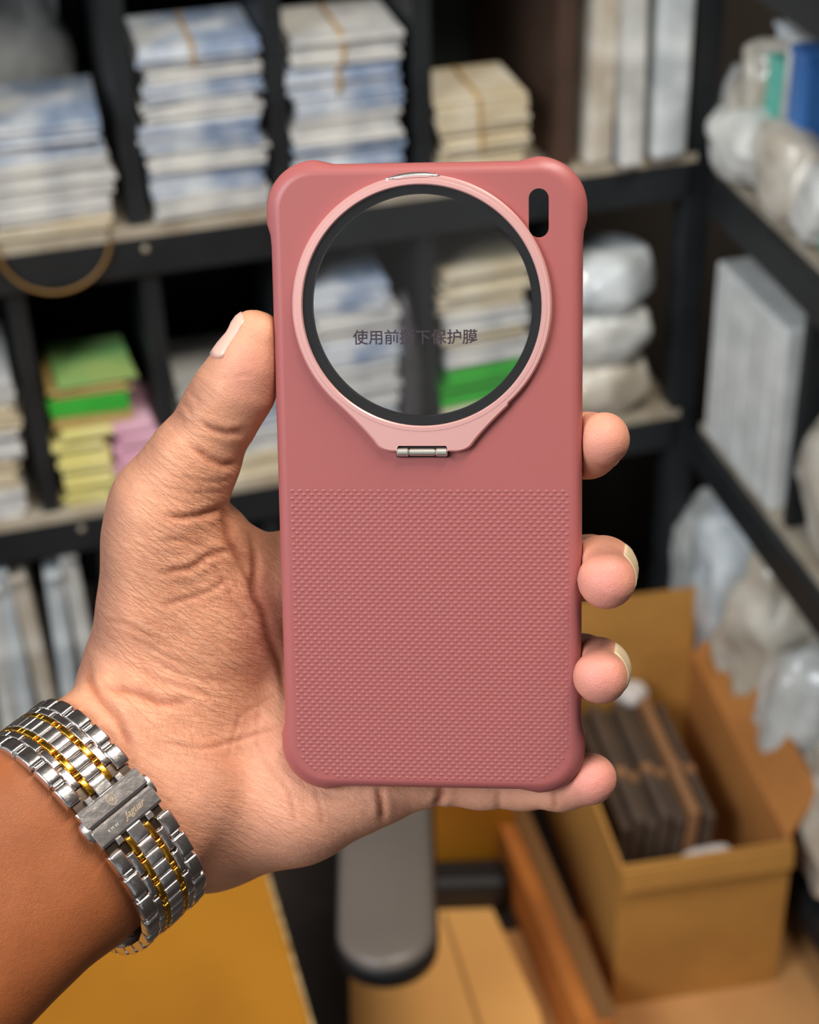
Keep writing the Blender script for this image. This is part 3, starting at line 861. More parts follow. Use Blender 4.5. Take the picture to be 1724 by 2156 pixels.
def surface_nets(vox):
    lo = np.min([np.minimum(a - ra, b - rb) for a, ra, b, rb, k in PR], 0) - 4
    hi = np.max([np.maximum(a + ra, b + rb) for a, ra, b, rb, k in PR], 0) + 4
    lo = np.maximum(lo, Pd(-260, 2420, 430) * np.array([1, 1, 9]))
    n = np.ceil((hi - lo) / vox).astype(int) + 1
    ax = [lo[i] + vox * np.arange(n[i]) for i in range(3)]
    # coarse pass first: only blocks near the surface are refined
    cs = 6
    F = np.full(n, 9.0, np.float32)
    cc_ = [np.arange(0, n[i], cs) for i in range(3)]
    G = np.stack(np.meshgrid(*[lo[i] + vox * (cc_[i] + cs / 2) for i in range(3)], indexing='ij'), -1).reshape(-1, 3)
    g = field(G); B = np.stack(np.meshgrid(*cc_, indexing='ij'), -1).reshape(-1, 3)
    near = np.abs(g) < vox * cs * 1.25 + 3.0
    for i0, v in zip(B[~near], g[~near]):
        if v < 0: F[i0[0]:i0[0] + cs, i0[1]:i0[1] + cs, i0[2]:i0[2] + cs] = -9
    off = np.stack(np.meshgrid(*[np.arange(cs)] * 3, indexing='ij'), -1).reshape(-1, 3)
    I = (B[near][:, None, :] + off[None]).reshape(-1, 3)
    I = I[np.all(I < n, 1)]
    for c0 in range(0, len(I), 400000):
        J = I[c0:c0 + 400000]
        F[J[:, 0], J[:, 1], J[:, 2]] = field(lo + vox * J)
    ins = F < 0
    # cells with sign change
    c8 = sum(ins[i:n[0] - 1 + i, j:n[1] - 1 + j, k:n[2] - 1 + k].astype(np.int8) for i in (0, 1) for j in (0, 1) for k in (0, 1))
    cell = np.argwhere((c8 > 0) & (c8 < 8))
    cid = np.full(np.array(c8.shape), -1, np.int64); cid[tuple(cell.T)] = np.arange(len(cell))
    acc = np.zeros((len(cell), 3)); cnt = np.zeros(len(cell))
    cor = [(i, j, k) for i in (0, 1) for j in (0, 1) for k in (0, 1)]
    for a in cor:
        for d in range(3):
            if a[d]: continue
            b = list(a); b[d] = 1
            fa = F[tuple((cell + a).T)]; fb = F[tuple((cell + b).T)]
            m = (fa < 0) != (fb < 0)
            t = np.where(m, fa / np.where(m, fa - fb, 1), 0)
            pt = np.tile(np.array(a, float), (len(cell), 1)); pt[:, d] += t
            acc[m] += pt[m]; cnt[m] += 1
    V = lo + vox * (cell + acc / cnt[:, None])
    Q = []
    for d in range(3):
        e1, e2 = [(1, 2), (2, 0), (0, 1)][d]
        sl0 = [slice(None)] * 3; sl1 = [slice(None)] * 3
        sl0[d] = slice(0, n[d] - 1); sl1[d] = slice(1, n[d])
        A, Bn = ins[tuple(sl0)], ins[tuple(sl1)]
        ed = np.argwhere(A != Bn)
        ed = ed[(ed[:, e1] > 0) & (ed[:, e2] > 0) & (ed[:, e1] < n[e1] - 1) & (ed[:, e2] < n[e2] - 1)]
        def at(o1, o2):
            q = ed.copy(); q[:, e1] -= o1; q[:, e2] -= o2
            return cid[tuple(q.T)]
        quad = np.stack([at(1, 1), at(0, 1), at(0, 0), at(1, 0)], 1)
        flip = ~A[tuple(ed.T)]
        quad[flip] = quad[flip][:, ::-1]
        Q.append(quad[(quad >= 0).all(1)])
    return V, np.concatenate(Q)


def vnormals(V, Q):
    fn = np.cross(V[Q[:, 2]] - V[Q[:, 0]], V[Q[:, 3]] - V[Q[:, 1]])
    N = np.zeros_like(V)
    for i in range(4): np.add.at(N, Q[:, i], fn)
    return N / np.maximum(np.linalg.norm(N, axis=1, keepdims=True), 1e-9)


def project(V, it=3):
    for _ in range(it):
        s = field(V); e = 0.2
        g = np.stack([field(V + np.eye(3)[i] * e) - field(V - np.eye(3)[i] * e) for i in range(3)], 1) / (2 * e)
        g2 = np.maximum((g * g).sum(1), 0.3)
        V = V - np.clip(s / g2, -.6, .6)[:, None] * g
    return V


def relax(V, Q, it, lam=0.5):
    n = len(V)
    for _ in range(it):
        acc = np.zeros_like(V); c = np.zeros(n)
        for i in range(4):
            j = (i + 1) % 4
            np.add.at(acc, Q[:, i], V[Q[:, j]]); np.add.at(c, Q[:, i], 1)
            np.add.at(acc, Q[:, j], V[Q[:, i]]); np.add.at(c, Q[:, j], 1)
        V = V + lam * (acc / np.maximum(c, 1)[:, None] - V)
    return V


HV, HQ = surface_nets(0.8)
HV = relax(HV, HQ, 2); HV = project(HV, 2)
HV = relax(HV, HQ, 2, 0.4)
HN = vnormals(HV, HQ)


def to_px(V):
    return np.stack([CX + FPX * V[:, 0] / -V[:, 2], CY - FPX * V[:, 1] / -V[:, 2]], 1)


PX = to_px(HV)
facing = HN[:, 2]


def seg_dist(p, pts):
    """distance (px) of p to a polyline and position 0..1 along it"""
    pts = np.array(pts, float); best = np.full(len(p), 1e9); pos = np.zeros(len(p))
    L = np.r_[0, np.cumsum(np.linalg.norm(np.diff(pts, axis=0), axis=1))]
    for i in range(len(pts) - 1):
        a, b = pts[i], pts[i + 1]; ba = b - a
        t = np.clip((p - a) @ ba / (ba @ ba), 0, 1)
        d = np.linalg.norm(p - a - t[:, None] * ba, axis=1)
        m = d < best; best[m] = d[m]; pos[m] = (L[i] + t[m] * (L[i + 1] - L[i])) / L[-1]
    return best, pos


# skin creases: polyline across the palm side, width px, depth mm
CREASES = [
    ([(425, 888), (450, 905), (480, 915), (515, 912)], 7, .75), ([(405, 945), (440, 968), (470, 980), (500, 978)], 7, .65),
    ([(352, 1085), (385, 1093), (420, 1090), (468, 1070)], 7, .7), ([(345, 1140), (385, 1138), (425, 1150)], 6, .3),
    ([(468, 1072), (472, 1100), (480, 1140), (510, 1190)], 10, .7), ([(345, 1205), (395, 1195), (440, 1170), (490, 1160)], 7, .55),
    ([(350, 1268), (400, 1258), (440, 1240), (480, 1215)], 6, .35), ([(530, 1130), (535, 1190), (535, 1250), (560, 1330), (590, 1400), (604, 1480)], 9, .8),
    ([(480, 1150), (530, 1230), (545, 1290)], 6, .4), ([(440, 1180), (480, 1240), (520, 1310)], 5, .3),
    ([(230, 1443), (290, 1458), (340, 1475), (400, 1480)], 9, .6), ([(215, 1300), (270, 1315), (330, 1350)], 5, .25),
    ([(270, 1405), (330, 1430), (400, 1455), (470, 1470)], 5, .3), ([(300, 1385), (370, 1420), (450, 1440)], 5, .28),
    ([(184, 1395), (190, 1430), (215, 1470), (250, 1510), (290, 1580)], 9, .8), ([(265, 1345), (340, 1380), (420, 1420), (500, 1440)], 4, .25),
    ([(330, 1560), (420, 1575), (500, 1560), (590, 1530)], 5, .35), ([(480, 1600), (500, 1510), (560, 1470), (600, 1450)], 4, .16),
    ([(540, 1480), (545, 1570), (580, 1640), (640, 1690)], 4, .16), ([(590, 1640), (610, 1680), (622, 1730)], 5, .3), ([(660, 1660), (675, 1700), (678, 1740)], 4, .25),
    ([(798, 1660), (803, 1690), (804, 1730)], 7, .8), ([(925, 1655), (930, 1675), (920, 1697)], 8, .9), ([(1048, 1660), (1052, 1700)], 6, .3), ([(1163, 1665), (1168, 1705)], 6, .35),
    ([(480, 620), (500, 660)], 3, .1), ([(455, 800), (490, 795), (530, 785)], 4, .12), ([(330, 1020), (400, 1040), (470, 1035)], 4, .2), ([(370, 1000), (430, 1012), (485, 1010)], 4, .2),
    ([(378, 850), (392, 858), (400, 870)], 5, .3), ([(362, 872), (380, 882), (390, 895)], 5, .3), ([(395, 825), (410, 838), (420, 850)], 5, .25),
]
crease_mask = np.zeros(len(HV))
disp = np.zeros(len(HV))
front = facing > 0.05
wob = np.array([[mnoise.noise(Vector((x / 90, y / 90, k * 7.3))) for k in (0, 1)] for x, y in PX]) * 9
PXW = PX + wob
for pts, w, dep in CREASES:
    lo = np.min(pts, 0) - 40; hi = np.max(pts, 0) + 40
    idx = np.nonzero(front & np.all((PX > lo) & (PX < hi), 1))[0]
    if len(idx) == 0: continue
    d, t = seg_dist(PXW[idx], pts)
    fade = np.clip(np.minimum(t, 1 - t) * 5 + .25, 0, 1)
    g = np.exp(-(d / w) ** 2) * fade
    disp[idx] -= dep * g
    disp[idx] += dep * .35 * np.exp(-((d - 2.2 * w) / (1.6 * w)) ** 2) * fade       # raised lips
    crease_mask[idx] = np.maximum(crease_mask[idx], g * min(1, dep / .6))
# shallow folds of the loose skin over the ball of the thumb, running up-left to down-right
th = math.radians(52)
ax_u = (PX[:, 0] * math.cos(th) - PX[:, 1] * math.sin(th)); ax_v = (PX[:, 0] * math.sin(th) + PX[:, 1] * math.cos(th))
zone = np.exp(-(((PX[:, 0] - 420) / 150) ** 2 + ((PX[:, 1] - 1370) / 190) ** 2) ** 2) * front
zi = np.nonzero(zone > .02)[0]
fold = np.zeros(len(HV))
for i in zi:
    a, b = ax_u[i], ax_v[i]
    # folds run along direction (cos 38, sin 38); vary across it
    x, y = PX[i]
    al = x * .80 + y * .60; acr = -x * .60 + y * .80
    f1 = mnoise.noise(Vector((al / 130, acr / 22, 1.7))); f2 = mnoise.noise(Vector((al / 70, acr / 10, 8.1)))
    f3 = mnoise.noise(Vector(((x * .95 - y * .3) / 90, (x * .3 + y * .95) / 14, 3.3)))
    fold[i] = zone[i] * (-.34 * abs(f1) - .20 * abs(f2) - .12 * abs(f3) + .16)
disp += fold
big = np.array([mnoise.noise(Vector(tuple(v / 14))) for v in HV]) * .35
HV2 = HV + HN * (disp + big * front)[:, None]

# local skin colour: lighter palm, pink pads, browner back of hand and forearm
pal = np.array(s2l((222, 160, 126))); pink = np.array(s2l((222, 146, 132))); back = np.array(s2l((150, 104, 84))); arm = np.array(s2l((158, 90, 50)))
heel = np.array(s2l((226, 164, 136)))
N_ = len(HV)


def blob(cx, cy, rx, ry, p=2):
    return np.exp(-((np.abs(PX[:, 0] - cx) / rx) ** p + (np.abs(PX[:, 1] - cy) / ry) ** p))


colr = np.tile(pal, (N_, 1))


def mixc(c, w):
    global colr
    w = np.clip(w, 0, 1)[:, None]; colr = colr * (1 - w) + c * w


mixc(heel, blob(620, 1720, 330, 190) * .9)
mixc(heel, blob(1050, 1690, 260, 80) * 1.0)
mixc(pink, blob(1275, 940, 70, 90) * .7 + blob(1275, 1225, 80, 85) + blob(1262, 1425, 80, 85) + blob(1250, 1640, 70, 70) * 1.1)
mixc(pink, blob(525, 790, 60, 80) * .55 + blob(560, 1300, 50, 110) * .6)
along = (HV - WC) @ AX
mixc(arm, np.clip((along + 6) / 14, 0, 1))
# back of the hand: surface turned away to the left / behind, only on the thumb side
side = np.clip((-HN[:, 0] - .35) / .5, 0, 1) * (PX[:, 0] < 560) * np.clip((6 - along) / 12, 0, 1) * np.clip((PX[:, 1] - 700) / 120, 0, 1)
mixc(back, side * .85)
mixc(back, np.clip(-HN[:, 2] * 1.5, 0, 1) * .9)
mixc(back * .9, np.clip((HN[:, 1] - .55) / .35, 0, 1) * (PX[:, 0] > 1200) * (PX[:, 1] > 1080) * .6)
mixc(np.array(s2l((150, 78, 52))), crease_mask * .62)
mot = np.array([mnoise.noise(Vector(tuple(v / 5))) + .6 * mnoise.noise(Vector(tuple(v / 1.9))) for v in HV])
colr = np.clip(colr * (1 + .07 * mot[:, None]), 0, 1)

me = bpy.data.meshes.new('hand')
Vw = cam2world(HV2)
org = cam2world(WC)
me.vertices.add(len(Vw)); me.vertices.foreach_set('co', (Vw - org).astype(np.float32).ravel())
me.loops.add(HQ.size); me.loops.foreach_set('vertex_index', HQ.astype(np.int32).ravel())
me.polygons.add(len(HQ)); me.polygons.foreach_set('loop_start', np.arange(0, HQ.size, 4, dtype=np.int32))
me.update(calc_edges=True); me.validate()
me.shade_smooth()
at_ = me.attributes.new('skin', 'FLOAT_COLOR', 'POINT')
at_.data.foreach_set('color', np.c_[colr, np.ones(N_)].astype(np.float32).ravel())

wz = np.clip(np.exp(-(((PX[:, 0] - 390) / 190) ** 2 + ((PX[:, 1] - 1330) / 270) ** 2) ** 1.5) + .45 * blob(400, 960, 110, 150) + .35 * blob(620, 1700, 260, 130) + .2, 0, 1) * np.clip((8 - along) / 12, .12, 1)
wz *= 1 - np.clip(blob(525, 770, 70, 100) + blob(1275, 1225, 120, 120) + blob(1262, 1425, 120, 110) + blob(1250, 1640, 120, 90) + blob(1275, 935, 120, 110), 0, .9)
at2 = me.attributes.new('wrinkle', 'FLOAT', 'POINT'); at2.data.foreach_set('value', wz.astype(np.float32))
skin = bpy.data.materials.new('skin'); skin.use_nodes = True
nt = skin.node_tree; b = nt.nodes['Principled BSDF']
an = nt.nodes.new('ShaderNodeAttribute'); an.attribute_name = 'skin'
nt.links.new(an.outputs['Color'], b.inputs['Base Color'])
b.inputs['Roughness'].default_value = 0.5
b.inputs['Specular IOR Level'].default_value = 0.35
b.inputs['Subsurface Weight'].default_value = 0.25
b.inputs['Subsurface Radius'].default_value = (1.0, 0.35, 0.2)
b.inputs['Subsurface Scale'].default_value = 0.0022
tc = nt.nodes.new('ShaderNodeTexCoord')


def mth(op, a, b_=None, c=None):
    n = nt.nodes.new('ShaderNodeMath'); n.operation = op
    for i, v_ in enumerate((a, b_, c)):
        if v_ is None: continue
        if isinstance(v_, (int, float)): n.inputs[i].default_value = v_
        else: nt.links.new(v_, n.inputs[i])
    return n.outputs[0]


def streak(dx, dy, f_along, f_across, detail=3.0, seed=0.0):
    """noise drawn out along a direction lying in the palm (camera right dx, up dy); frequencies per metre"""
    al = CAMROT @ np.array([dx, dy, 0.0]); ac = CAMROT @ np.array([-dy, dx, 0.0])
    comp = []
    for v_, f_ in ((al, f_along), (ac, f_across), (CAMROT[:, 2], f_along)):
        d = nt.nodes.new('ShaderNodeVectorMath'); d.operation = 'DOT_PRODUCT'; d.inputs[1].default_value = tuple(v_ * f_)
        nt.links.new(tc.outputs['Object'], d.inputs[0]); comp.append(d.outputs['Value'])
    cb_ = nt.nodes.new('ShaderNodeCombineXYZ')
    for i in range(3): nt.links.new(comp[i], cb_.inputs[i])
    n = nt.nodes.new('ShaderNodeTexNoise'); n.inputs['Scale'].default_value = 1.0; n.inputs['Detail'].default_value = detail
    ad = nt.nodes.new('ShaderNodeVectorMath'); ad.operation = 'ADD'; ad.inputs[1].default_value = (seed, seed * .7, 0)
    nt.links.new(cb_.outputs[0], ad.inputs[0]); nt.links.new(ad.outputs[0], n.inputs['Vector'])
    # valleys where the noise passes its middle
    return mth('ABSOLUTE', mth('SUBTRACT', n.outputs['Fac'], .5))


vo = nt.nodes.new('ShaderNodeTexVoronoi'); vo.feature = 'DISTANCE_TO_EDGE'; vo.inputs['Scale'].default_value = 1500
nt.links.new(tc.outputs['Object'], vo.inputs['Vector'])
wa = nt.nodes.new('ShaderNodeAttribute'); wa.attribute_name = 'wrinkle'
s1 = streak(.76, -.65, 50, 420, 3, 0); s2 = streak(.95, -.31, 90, 650, 3, 4.1); s3 = streak(.35, -.94, 110, 560, 2, 9.7)
s1 = mth('MINIMUM', s1, .10); s2 = mth('MINIMUM', s2, .08); s3 = mth('MINIMUM', s3, .07)
wr = mth('MULTIPLY', mth('ADD', mth('MULTIPLY', s1, 4.5), mth('ADD', mth('MULTIPLY', s2, 3.0), mth('MULTIPLY', s3, 2.4))), wa.outputs['Fac'])
no = nt.nodes.new('ShaderNodeTexNoise'); no.inputs['Scale'].default_value = 700; no.inputs['Detail'].default_value = 4
nt.links.new(tc.outputs['Object'], no.inputs['Vector'])
fine = mth('ADD', mth('MULTIPLY', mth('MINIMUM', vo.outputs['Distance'], .15), .55), mth('MULTIPLY', no.outputs['Fac'], .3))
hgt = mth('ADD', wr, fine)
bp = nt.nodes.new('ShaderNodeBump'); bp.inputs['Strength'].default_value = 0.75; bp.inputs['Distance'].default_value = 0.0006
nt.links.new(hgt, bp.inputs['Height']); nt.links.new(bp.outputs['Normal'], b.inputs['Normal'])
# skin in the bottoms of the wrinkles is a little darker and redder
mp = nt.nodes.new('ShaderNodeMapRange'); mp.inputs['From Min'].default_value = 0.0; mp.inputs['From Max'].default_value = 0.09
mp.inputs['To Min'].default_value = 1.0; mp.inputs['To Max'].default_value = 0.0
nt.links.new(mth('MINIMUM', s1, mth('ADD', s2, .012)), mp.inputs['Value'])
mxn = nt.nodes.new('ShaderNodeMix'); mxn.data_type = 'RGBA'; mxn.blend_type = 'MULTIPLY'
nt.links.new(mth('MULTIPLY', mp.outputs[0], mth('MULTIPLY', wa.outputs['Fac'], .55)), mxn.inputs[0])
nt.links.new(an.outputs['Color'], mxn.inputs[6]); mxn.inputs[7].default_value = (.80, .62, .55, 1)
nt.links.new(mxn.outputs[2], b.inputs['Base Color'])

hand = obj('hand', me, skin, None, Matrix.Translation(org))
tag(hand, 'left hand and forearm, palm to the viewer, gripping the pink phone case', 'hand')

nail_m = mat('nail', (226, 178, 160), .32, var=(236, 190, 172), scale=60, coat=.3)
nail_t = mat('nail_tip', (214, 190, 156), .4)


def nail(tip, base, out, rad, half_arc, length, lift=0.0, name='nail', material=None):
    """curved plate: from base towards tip, curving around the finger axis; out = direction the nail faces"""
    tip, base, out = map(np.asarray, (tip, base, out))
    t = tip - base; t = t / np.linalg.norm(t)
    o = out - (out @ t) * t; o = o / np.linalg.norm(o); s = np.cross(t, o)
    nu, nv = 13, 9; Vt, Vb = [], []
    for j in range(nv):
        v = j / (nv - 1)
        for i in range(nu):
            u = -1 + 2 * i / (nu - 1)
            end = 1 - .18 * u * u if v > .5 else 1
            a = u * half_arc
            L = length * (v - .5) * (1 - .22 * abs(u) ** 3)
            c = base + (np.linalg.norm(tip - base) * .5 + L) * t
            d_ = math.cos(a) * o + math.sin(a) * s
            rr_ = np.linspace(2.0, rad + 4, 60)
            fv = sdf(c + rr_[:, None] * d_)
            k_ = np.nonzero(fv > 0)[0]
            r = rr_[k_[0]] if len(k_) else rad
            if r < 2.1: r = 2.0 if not Vt else prev_r
            prev_r = r
            r += .12 + lift
            Vt.append(c + r * d_); Vb.append(c + (r - .55) * d_)
    V = cam2world(np.array(Vt + Vb)) - org; n0 = nu * nv; F = []
    for j in range(nv - 1):
        for i in range(nu - 1):
            q = (j * nu + i, j * nu + i + 1, (j + 1) * nu + i + 1, (j + 1) * nu + i)
            F.append(q); F.append(tuple(n0 + k for k in q[::-1]))
    rim = [i for i in range(nu)] + [j * nu + nu - 1 for j in range(1, nv)] + [(nv - 1) * nu + i for i in range(nu - 2, -1, -1)] + [j * nu for j in range(nv - 2, 0, -1)]
    for a, b2 in zip(rim, rim[1:] + rim[:1]): F.append((a, b2, n0 + b2, n0 + a))
    m_ = mesh_from(name, V, F, True)
    bm = bmesh.new(); bm.from_mesh(m_); bmesh.ops.recalc_face_normals(bm, faces=bm.faces); bm.to_mesh(m_); bm.free()
    o_ = obj(name, m_, material or nail_m, hand)
    return o_


nail(P(547, 668, -5.5), P(516, 768, -6.5), np.array([-.88, .32, .15]), 8.0, .85, 12.5, .1)
nail(P(1268, 925, -6), P(1235, 940, -14), np.array([.55, .1, -.85]), 8.0, .9, 9.0, .1, material=nail_t)
nail(P(1275, 1222, 1.5), P(1268, 1204, -9), np.array([.78, .22, -.62]), 8.4, .8, 10.0, .1, material=nail_t)
nail(P(1262, 1426, 2), P(1257, 1412, -8), np.array([.78, .22, -.62]), 8.0, .8, 9.5, .1, material=nail_t)
nail(P(1238, 1641, -9), P(1180, 1647, -16), np.array([.25, .1, -.95]), 7.8, .9, 9.5, .1, material=nail_t)

# ------------------------------------------------------------------ steel and gold bracelet of a wrist watch
TLW = math.radians(33)                         # the loose loop leans a little more than the forearm
AXW = np.array([-.783 * math.cos(TLW), -.622 * math.cos(TLW), math.sin(TLW)])
FRW = np.array([.783 * math.sin(TLW), .622 * math.sin(TLW), math.cos(TLW)])
BC = WC + AX * 12.0 + WD * 2.2 - FR * 5.6      # centre of the loop
EA, EB, EP = 34.6, 31.0, 2.6                   # half axes of the loop's outer face, squareness
Rw_ = np.stack([WD, -AXW, FRW], 1)               # local x across the wrist, y towards the hand, z out of the inner wrist
if np.linalg.det(Rw_) < 0: Rw_ = np.stack([WD, AXW, FRW], 1)
watch = empty('wrist_watch', mw_from(Rw_, BC))
tag(watch, 'silver and gold wrist watch seen from its bracelet clasp side, worn on the wrist', 'watch')
SGN = 1.0 if Rw_[:, 1] @ AXW < 0 else -1.0      # +y local is towards the hand when 1


def steel_mat(name, rgb, rough):
    m = mat(name, rgb, rough, 1.0, bump=.10, bscale=260)
    return m


st_m = steel_mat('bracelet_steel', (220, 214, 212), .2)
st_c = steel_mat('bracelet_steel_centre', (216, 211, 210), .28)
gd_m = steel_mat('bracelet_gold', (226, 170, 62), .2)

# arc length table of the rounded loop, measured from the clasp seam
TT = np.linspace(0, 2 * math.pi, 7201)
_cs, _sn = np.cos(TT), np.sin(TT)
ex = EA * np.sign(_cs) * np.abs(_cs) ** (2 / EP); ez = EB * np.sign(_sn) * np.abs(_sn) ** (2 / EP)
SL = np.r_[0, np.cumsum(np.hypot(np.diff(ex), np.diff(ez)))]; PER = SL[-1]
_k = np.argmin(np.abs(ex[:3600] - 0.6)); s_cl = SL[_k]


def loop_at(s):
    """s mm along the loop from the clasp seam, growing up the wrist; returns position x,z, tangent, normal"""
    q = (s_cl + s) % PER
    x, z = np.interp(q, SL, ex), np.interp(q, SL, ez)
    a_, b2 = (q - 1.2) % PER, (q + 1.2) % PER
    tx, tz = np.interp(b2, SL, ex) - np.interp(a_, SL, ex), np.interp(b2, SL, ez) - np.interp(a_, SL, ez); L = math.hypot(tx, tz)
    tx, tz = tx / L, tz / L
    return x, z, tx, tz, tz, -tx


def place(s, y, lift=0.0):
    x, z, tx, tz, nx, nz = loop_at(s)
    m = Matrix(((tx, 0, nx, (x + nx * lift) * MM), (0, -1, 0, y * MM), (tz, 0, nz, (z + nz * lift) * MM), (0, 0, 0, 1)))
    return m


def link_mesh(name, L, Wd, H, ch=.35, dome=.0):
    """rounded block, length along the loop, top arched over its length; z=0 is about the outer face"""
    hl, hw = L / 2, Wd / 2; rg = []
    xs = [-hl, -hl + ch * .4, -hl + ch, -hl * .35, hl * .35, hl - ch, hl - ch * .4, hl]
    zs = [-ch, -ch * .3, 0, dome * .8, dome * .8, 0, -ch * .3, -ch]
    for x, z in zip(xs, zs):
        rg.append([(x, -hw, -H), (x, -hw, z - ch * .6), (x, -hw + ch * .35, z - ch * .12), (x, -hw + ch, z), (x, hw - ch, z), (x, hw - ch * .35, z - ch * .12), (x, hw, z - ch * .6), (x, hw, -H)])
    v, f = loft(rg, True, True, True)
    bm = bmesh.new(); bv = [bm.verts.new(Vector(p) * MM) for p in v]
    for q in f: bm.faces.new([bv[i] for i in q])
    bmesh.ops.recalc_face_normals(bm, faces=bm.faces)
    me_ = bm_mesh(name, bm, True); me_.set_sharp_from_angle(angle=math.radians(50)); return me_


PITCH_R = 7.5
m_out = link_mesh('outer_link', 6.2, 4.3, 2.7, .7, .3); m_con = link_mesh('connector', 1.7, 3.0, 2.0, .35, .1)
m_inn = link_mesh('inner_link', 6.4, 2.1, 2.5, .4, .15)
m_gld = link_mesh('gold_link', 5.0, 1.55, 2.5, .35, .2); m_gls = link_mesh('gold_bead', 1.7, 1.5, 2.3, .3, .2)
m_cen = link_mesh('centre_link', 3.5, 4.6, 2.6, .4, .25)
for m_, mt in ((m_out, st_m), (m_con, st_m), (m_inn, st_m), (m_gld, gd_m), (m_gls, gd_m), (m_cen, st_c)): m_.materials.append(mt)
CL = 9.2                                       # clasp half length
nrow = int((PER - 2 * CL - 30) / PITCH_R / 2)  # rows each way; the watch head closes the loop behind
for sgn in (1, -1):
    for k in range(nrow + 1):
        s0 = sgn * (CL - 1.3 + PITCH_R * (k + .5))
        for ys in (1, -1):
            obj('outer_link', m_out, None, watch, place(s0 - sgn * .6, ys * 8.3))
            obj('connector', m_con, None, watch, place(s0 + sgn * 3.2, ys * 8.1, -.35))
            obj('inner_link', m_inn, None, watch, place(s0 + sgn * 2.4, ys * 5.1, -.1))
            obj('gold_link', m_gld, None, watch, place(s0 + sgn * .2 - sgn * 2.2, ys * 3.15, .08))
            obj('gold_bead', m_gls, None, watch, place(s0 + sgn * 1.75, ys * 3.1, 0))
        for q in (-1.78, 1.97):
            obj('centre_link', m_cen, None, watch, place(s0 + q * 1.0 - sgn * 1.4, 0, .1))
# dark webbing of pins under the links
NB = 160
rs = []
s_lo, s_hi = -(CL + PITCH_R * nrow + 4), CL + PITCH_R * nrow + 4
for i in range(NB):
    s = s_lo + (s_hi - s_lo) * i / (NB - 1); x, z, tx, tz, nx, nz = loop_at(s)
    rs.append([((x + nx * h) * MM, y * MM, (z + nz * h) * MM) for y, h in ((-9.2, -2.5), (9.2, -2.5), (9.2, -1.2), (-9.2, -1.2))])
v, f = loft(rs, True, True, True)
me = mesh_from('pin_layer', v, f); bm = bmesh.new(); bm.from_mesh(me); bmesh.ops.recalc_face_normals(bm, faces=bm.faces); bm.to_mesh(me); bm.free()
obj('pin_layer', me, mat('pin_steel', (92, 80, 72), .35, 1.0), watch)
# the two clasp leaves, curved with the loop, notched for gold and outer links
for sgn in (1, -1):
    bm = bmesh.new()
    def strip(y0, y1, sA, sB, n=8):
        rg = []
        for i in range(n + 1):
            s = sA + (sB - sA) * i / n; x, z, tx, tz, nx, nz = loop_at(s)
            e = .35 if i in (0, n) else 0
            rg.append([((x + nx * h) * MM, y * MM, (z + nz * h) * MM) for y, h in ((y0, -1.6), (y1, -1.6), (y1, .1 - e), (y1 - .25, .35 - e), (y0 + .25, .35 - e), (y0, .1 - e))])
        v, f = loft(rg, True, True, True)
        bv = [bm.verts.new(p) for p in v]
        for q in f: bm.faces.new([bv[i] for i in q])
    a, b_, c_ = sgn * .22, sgn * 5.6, sgn * (CL - .3)
    strip(-10.2, 10.2, a, b_)
    strip(-2.3, 2.3, b_ - sgn * .05, c_ - sgn * .6); strip(4.1, 6.1, b_ - sgn * .05, c_ - sgn * 1.6); strip(-6.1, -4.1, b_ - sgn * .05, c_ - sgn * 1.6)
    bmesh.ops.recalc_face_normals(bm, faces=bm.faces)
    me = bm_mesh('clasp_leaf', bm, True); me.set_sharp_from_angle(angle=math.radians(25))
    obj('clasp_leaf', me, st_c, watch)
# release buttons on the clasp's edge
bv_, bf_ = loft([[(r_ * math.cos(k * math.pi / 8) * MM * 1.9, yy * MM, (r_ * math.sin(k * math.pi / 8) - 1.2) * MM) for k in range(16)] for yy, r_ in ((-9.6, 1.6), (-11.0, 1.6), (-11.5, 1.1))], True, True, True)
bt = mesh_from('release_button', bv_, bf_, True); bt.set_sharp_from_angle(angle=.6)
for ys in (1, -1):
    obj('release_button', bt, st_c, watch, place(0, 0, -.2) @ Matrix.Diagonal((1, ys * 1.0, 1, 1)) if ys > 0 else place(0, 0, -.2) @ Matrix.Rotation(math.pi, 4, 'Z'))
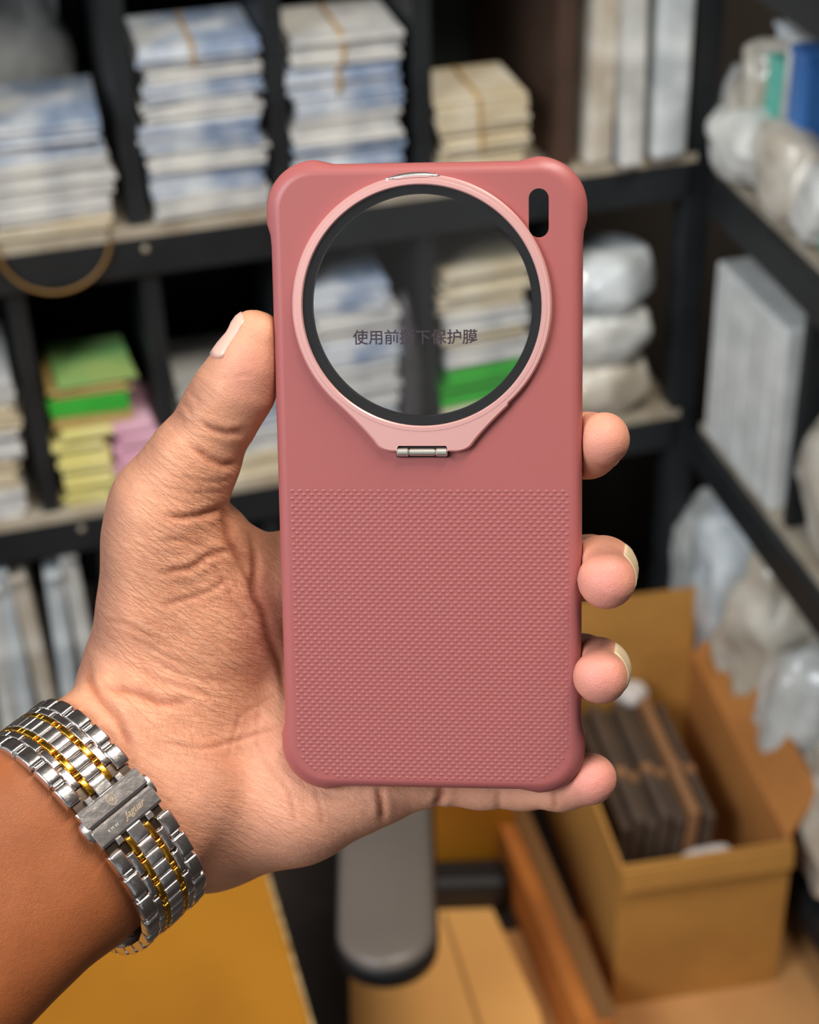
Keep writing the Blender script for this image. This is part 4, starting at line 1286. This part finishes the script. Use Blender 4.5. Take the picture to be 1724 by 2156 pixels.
# engraving: shield and script
engr = mat('engraving', (196, 172, 140), .5, .6)
def engrave(name, polys, s, y, w=.11):
    V, F = [], []
    for pl in polys:
        for p0, p1 in zip(pl[:-1], pl[1:]):
            d = np.array(p1) - np.array(p0); d = d / (np.linalg.norm(d) + 1e-9); nrm = np.array([-d[1], d[0]]) * w
            n0 = len(V)
            for h in (.0, .06):
                for q in (np.array(p0) + nrm, np.array(p0) - nrm, np.array(p1) - nrm, np.array(p1) + nrm): V.append((q[0], q[1], h))
            F += [(n0 + 4, n0 + 5, n0 + 6, n0 + 7), (n0, n0 + 3, n0 + 2, n0 + 1)] + [(n0 + i, n0 + (i + 1) % 4, n0 + 4 + (i + 1) % 4, n0 + 4 + i) for i in range(4)]
    return obj(name, mesh_from(name, np.array(V) * MM, F), engr, watch, place(s, y, .36))
sh = [(-1.5, 0), (-1.0, 1.2), (.4, 1.35), (1.5, .0)]
sh = [(1.5, 0), (1.15, 1.15), (.0, 1.25), (-1.0, .85), (-1.7, 0), (-1.0, -.85), (0, -1.25), (1.15, -1.15), (1.5, 0)]
cir = [(.55 * math.cos(i * .5) + .1, .55 * math.sin(i * .5)) for i in range(14)]
engrave('engraved_shield', [sh, cir, [(.5, .3), (-.3, 0), (.4, -.4)]], 3.0, -.4, .07)
def letter_part(name, body, size, s, y, shear=0.0, material=None):
    tm = text_mesh(body, size, .03, shear)
    for v_ in tm.vertices: v_.co = v_.co * MM
    return obj(name, tm, material or engr, watch, place(s, y, .36) @ Matrix.Rotation(-math.pi / 2 if SGN > 0 else math.pi / 2, 4, 'Z'))
letter_part('engraved_script', 'Jaguar', 2.6, -2.6, 2.6, .5)
letter_part('engraved_letters', 'R M W', 1.15, -2.9, -4.6, 0, mat('bright_letters', (246, 240, 232), .3, .5))
# watch head behind the wrist closes the loop
hx, hz_, htx, htz, hnx, hnz = loop_at(PER / 2)
prof3 = [(0, -3.2), (15.5, -3.2), (17.5, -1.5), (17.5, 2.0), (16.4, 3.4), (15.2, 3.9), (15.0, 3.3), (0, 3.3)]
v, f = loft([[(r_ * math.cos(k * math.pi / 24) * MM, r_ * math.sin(k * math.pi / 24) * MM, z * MM) for k in range(48)] for r_, z in prof3[1:-1]], True, True, True)
me = mesh_from('watch_head', v, f, True); me.set_sharp_from_angle(angle=.5)
obj('watch_head', me, st_m, watch, place(PER / 2, 0, 0))
